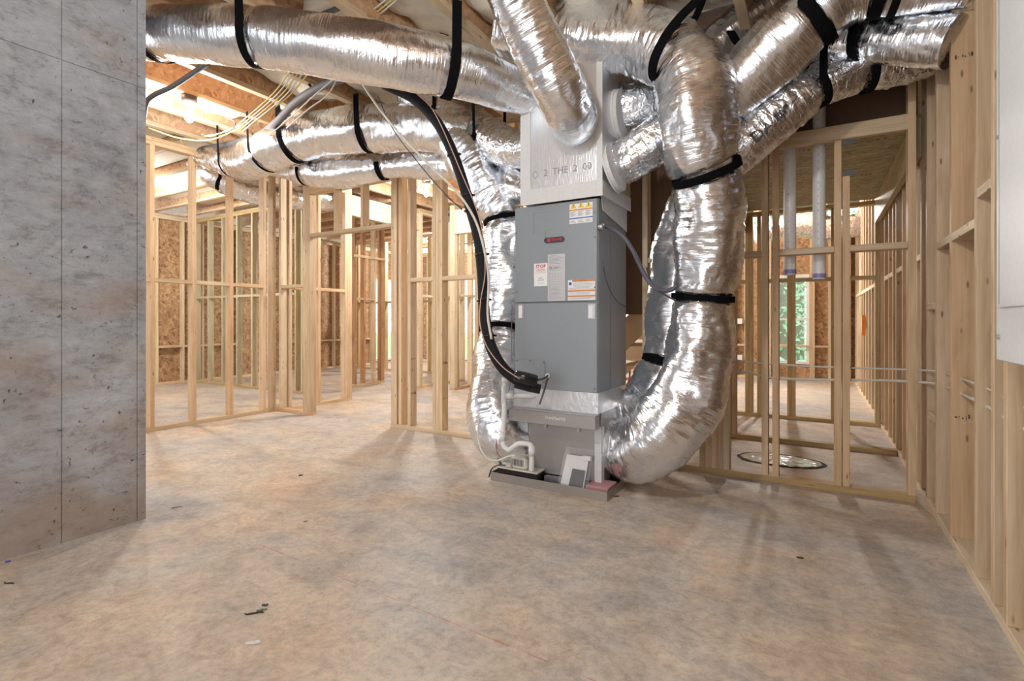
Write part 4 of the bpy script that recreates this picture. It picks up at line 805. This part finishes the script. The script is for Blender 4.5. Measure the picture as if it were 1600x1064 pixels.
# electrical bits and orange box
for z, lab in ((1.04, 'upper white electrical box on the far window wall, left of the window'), (.366, 'lower white electrical box on the far window wall, left of the window')):
    tag(bx('electrical_box', (-1.30, 10.29, z-.05), (-1.18, 10.3495, z+.05), 'vinyl', None, 0, .004), lab, 'electrical box')
m = MB(); m.prism([(7.94, 1.0), (8.0, .86), (8.08, .96), (8.05, 1.10), (7.97, 1.12)], 0, .50, .5408); tag(m.build('tape_flag', 'orangeplastic'), 'bright orange plastic piece fixed to the far right stud wall', 'plastic tab')
# broken slab opening with plastic
hv = []; cx, cy = -.235, 4.33; t = thing('slab_opening', 'ragged oval opening in the slab covered with cloudy plastic behind the opening wall', 'floor opening', (cx, cy, 0))
m = MB(); N = 44; ring = []
for k in range(N):
    th = 2*math.pi*k/N; q = 1+.10*noise.noise(Vector((math.cos(th)*2, math.sin(th)*2, 5))); m.v.append((cx+.30*q*math.cos(th), cy+.19*q*math.sin(th), .004+.006*abs(noise.noise(Vector((th*3, 1, 1)))))); m.v.append((cx+.272*q*math.cos(th), cy+.165*q*math.sin(th), .003))
for k in range(N): a = 2*k; b = 2*((k+1) % N); m.f.append((a, b, b+1, a+1))
m.build('broken_rim', 'dirt', t)
m = MB(); R_ = 10
for i in range(R_+1):
    for k in range(N):
        th = 2*math.pi*k/N; f_ = i/R_; x = cx+.272*f_*math.cos(th); y = cy+.165*f_*math.sin(th); m.v.append((x, y, .004+.014*abs(noise.noise(Vector((x*12, y*16, 3))))))
for i in range(R_):
    for k in range(N): m.f.append((i*N+k, i*N+(k+1) % N, (i+1)*N+(k+1) % N, (i+1)*N+k))
m.build('plastic_cover', 'plastic', t, smooth=True)
# tripod in the far room, seen past the cabinet
c = onY(984, 600, 6.9); c.z = 0; t = thing('tripod_stand', 'thin dark tripod stand far back, just right of the cabinet', 'tripod', c)
m = MB(); m.tube([c+Vector((0, 0, .12)), c+Vector((0, 0, 1.1))], .012, 8); m.build('pole', 'ink', t)
for k in range(3): a = 2.1*k+.3; m = MB(); m.tube([c+Vector((0, 0, .25)), c+Vector((.22*math.cos(a), .22*math.sin(a), .008))], .008, 6); m.build('leg', 'ink', t)
m = MB(); m.box(tuple(c+Vector((-.02, -.02, .18))), tuple(c+Vector((.02, .02, .27)))); m.build('clamp', 'red', t)
# debris on the slab
def chip(u, v, L, w, h, ang, mat, label, name='wood_splinter', cat='debris'):
    g_ = g2(u, v); m = MB(); n = 6; rr = random.Random(u)
    for i in range(n+1):
        f_ = i/n-.5; ww = w*(1-abs(2*f_)**2*.8)/2*(1+.4*rr.uniform(-1, 1)); zz = h*(.6+.4*rr.random())
        for s_, z_ in ((-1, .0008), (1, .0008), (1, zz), (-1, zz)):
            x = f_*L; y = s_*ww+.1*L*math.sin(f_*5); m.v.append((g_.x+x*math.cos(ang)-y*math.sin(ang), g_.y+x*math.sin(ang)+y*math.cos(ang), z_))
    for i in range(n):
        for j in range(4): m.f.append((i*4+j, i*4+(j+1) % 4, (i+1)*4+(j+1) % 4, (i+1)*4+j))
    m.f += [(0, 3, 2, 1), (n*4, n*4+1, n*4+2, n*4+3)]
    return tag(m.build(name, mat), label, cat)
chip(397, 959, .065, .008, .006, .55, 'dirt', 'dark forked splinter on the slab below the concrete wall corner')
chip(409, 954, .035, .010, .006, .7, 'bark', 'brownish splinter lying beside the dark forked one')
chip(414, 946, .022, .014, .005, .2, 'ink', 'small black crumb just above the two splinters')
chip(395, 1005, .05, .02, .004, .4, 'mastic', 'pale flat chip on the slab near the splinters, closest to the bottom edge', 'plaster_chip')
chip(470, 743, .03, .02, .006, .3, 'dirt', 'small dark crumb on the slab in line with the doorway')
chip(1250, 872, .03, .012, .005, -.2, 'dirt', 'small dark crumb on the slab right of the pan')
chip(963, 776, .035, .012, .006, .3, 'dirt', 'dark crumb on the slab at the pan right corner')
chip(996, 751, .04, .02, .008, .2, 'dirt', 'dark scrap on the slab under the trunk duct bend')
chip(477, 715+100, .02, .008, .004, .8, 'bark', 'tiny brown crumb on the slab between the chalk line and the door opening')
chip(276, 793, .05, .008, .005, 1.0, 'bark', 'thin brown splinter just past the concrete wall corner')
chip(12, 878, .02, .014, .006, .2, 'blue', 'small blue crumb at the foot of the concrete wall', 'plastic_crumb')
chip(14, 912, .05, .006, .005, .2, 'dirt', 'thin dark twig on the slab at the left picture edge')
# dark print on boards and sheets (illegible grade marks)
def stamps(par, c, along, up, w, h, n, seed):
    rr = random.Random(seed); m = MB(); c = Vector(c); al = Vector(along); u_ = Vector(up); nr = al.cross(u_)
    for k in range(n):
        x = (k+.5)/n-.5
        for j in range(2):
            a = c+al*(x+rr.uniform(-.2, .2)/n)*w+u_*rr.uniform(-.3, .3)*h; d1 = al*w/n*rr.choice((.08, .3)); d2 = u_*h*rr.choice((.12, .45)); i = len(m.v)
            m.quad(tuple(a-d1-d2), tuple(a+d1-d2), tuple(a+d1+d2), tuple(a-d1+d2))
    o = m.build('grade_stamp', 'stampink'); o.parent = par; o.location -= parent_origin(par)
M['stampink'] = plain('stamp_ink', (.13, .09, .07), .7)
TH = {o['label']: o for o in bpy.data.objects if 'label' in o.keys()}
wp = next(o for k, o in TH.items() if k.startswith('framed partition with a doorway')); wr = next(o for k, o in TH.items() if k.startswith('long right-hand'))
for z in (.68, .35): stamps(wp, (-3.3440, 3.765, z), (0, 1, 0), (0, 0, 1), .07, .022, 6, int(z*100)); stamps(wp, (-2.960, 3.765, z-.02), (0, 1, 0), (0, 0, 1), .07, .022, 6, int(z*90))
for y, z in ((2.6645, 2.42), (3.1095, 2.28), (3.1095, .6)): stamps(wr, (.587, y, z), (1, 0, 0), (0, 0, 1), .07, .022, 6, int(z*100))
wl = bpy.data.objects['wall_far_left']; wb = bpy.data.objects['wall_back']
stamps(wl, (-9.298, 4.10, 1.55), (0, 0, 1), (0, 1, 0), 1.6, .10, 30, 3); stamps(wb, (.36, 10.448, 1.5), (0, 0, 1), (1, 0, 0), 1.4, .07, 26, 4)
tr3 = bpy.data.objects['trim_3']
for y in (4.15, 5.1): stamps(tr3, (.0, y, 2.2495), (1, 0, 0), (0, 1, 0), .8, .03, 26, int(y*10))
# outside: lawn, trees beyond the windows
mb = MB(); mb.box((-40, 10.6, -.5), (30, 45, -.25)); mesh_struct('ground', mb, 'lawn')
def tree(x, y, h, seed, label):
    rr = random.Random(seed); t = thing('tree', label, 'tree', (x, y, -.25), 'trees outside the window')
    m = MB(); m.tube([(x, y, -.25), (x+.05, y, h*.5), (x-.05, y+.05, h)], [.16, .12, .05], 10); m.build('trunk', 'bark', t, smooth=True)
    m = MB()
    for k in range(1500):
        a = rr.uniform(0, 6.283); q = rr.random()**.5*1.2; z = rr.uniform(-.1, h+.8); c = Vector((x+q*math.cos(a), y+q*math.sin(a), z)); s_ = rr.uniform(.05, .12)
        d1 = Vector((rr.uniform(-1, 1), rr.uniform(-1, 1), rr.uniform(-1, 1))).normalized(); d2 = d1.orthogonal().normalized(); m.quad(tuple(c-d1*s_), tuple(c+d2*s_*.5), tuple(c+d1*s_), tuple(c-d2*s_*.5))
    m.build('foliage', 'leaf', t)
for i, (x, y, lab) in enumerate(((-.8, 15, 'leafy green tree right outside the far window, left one'), (1.9, 16, 'leafy green tree right outside the far window, right one'), (-3.6, 16, 'leafy green tree farther left outside the far window'), (-.5, 19, 'leafy green tree farthest behind the far window'))): tree(x, y, 6, i, lab)
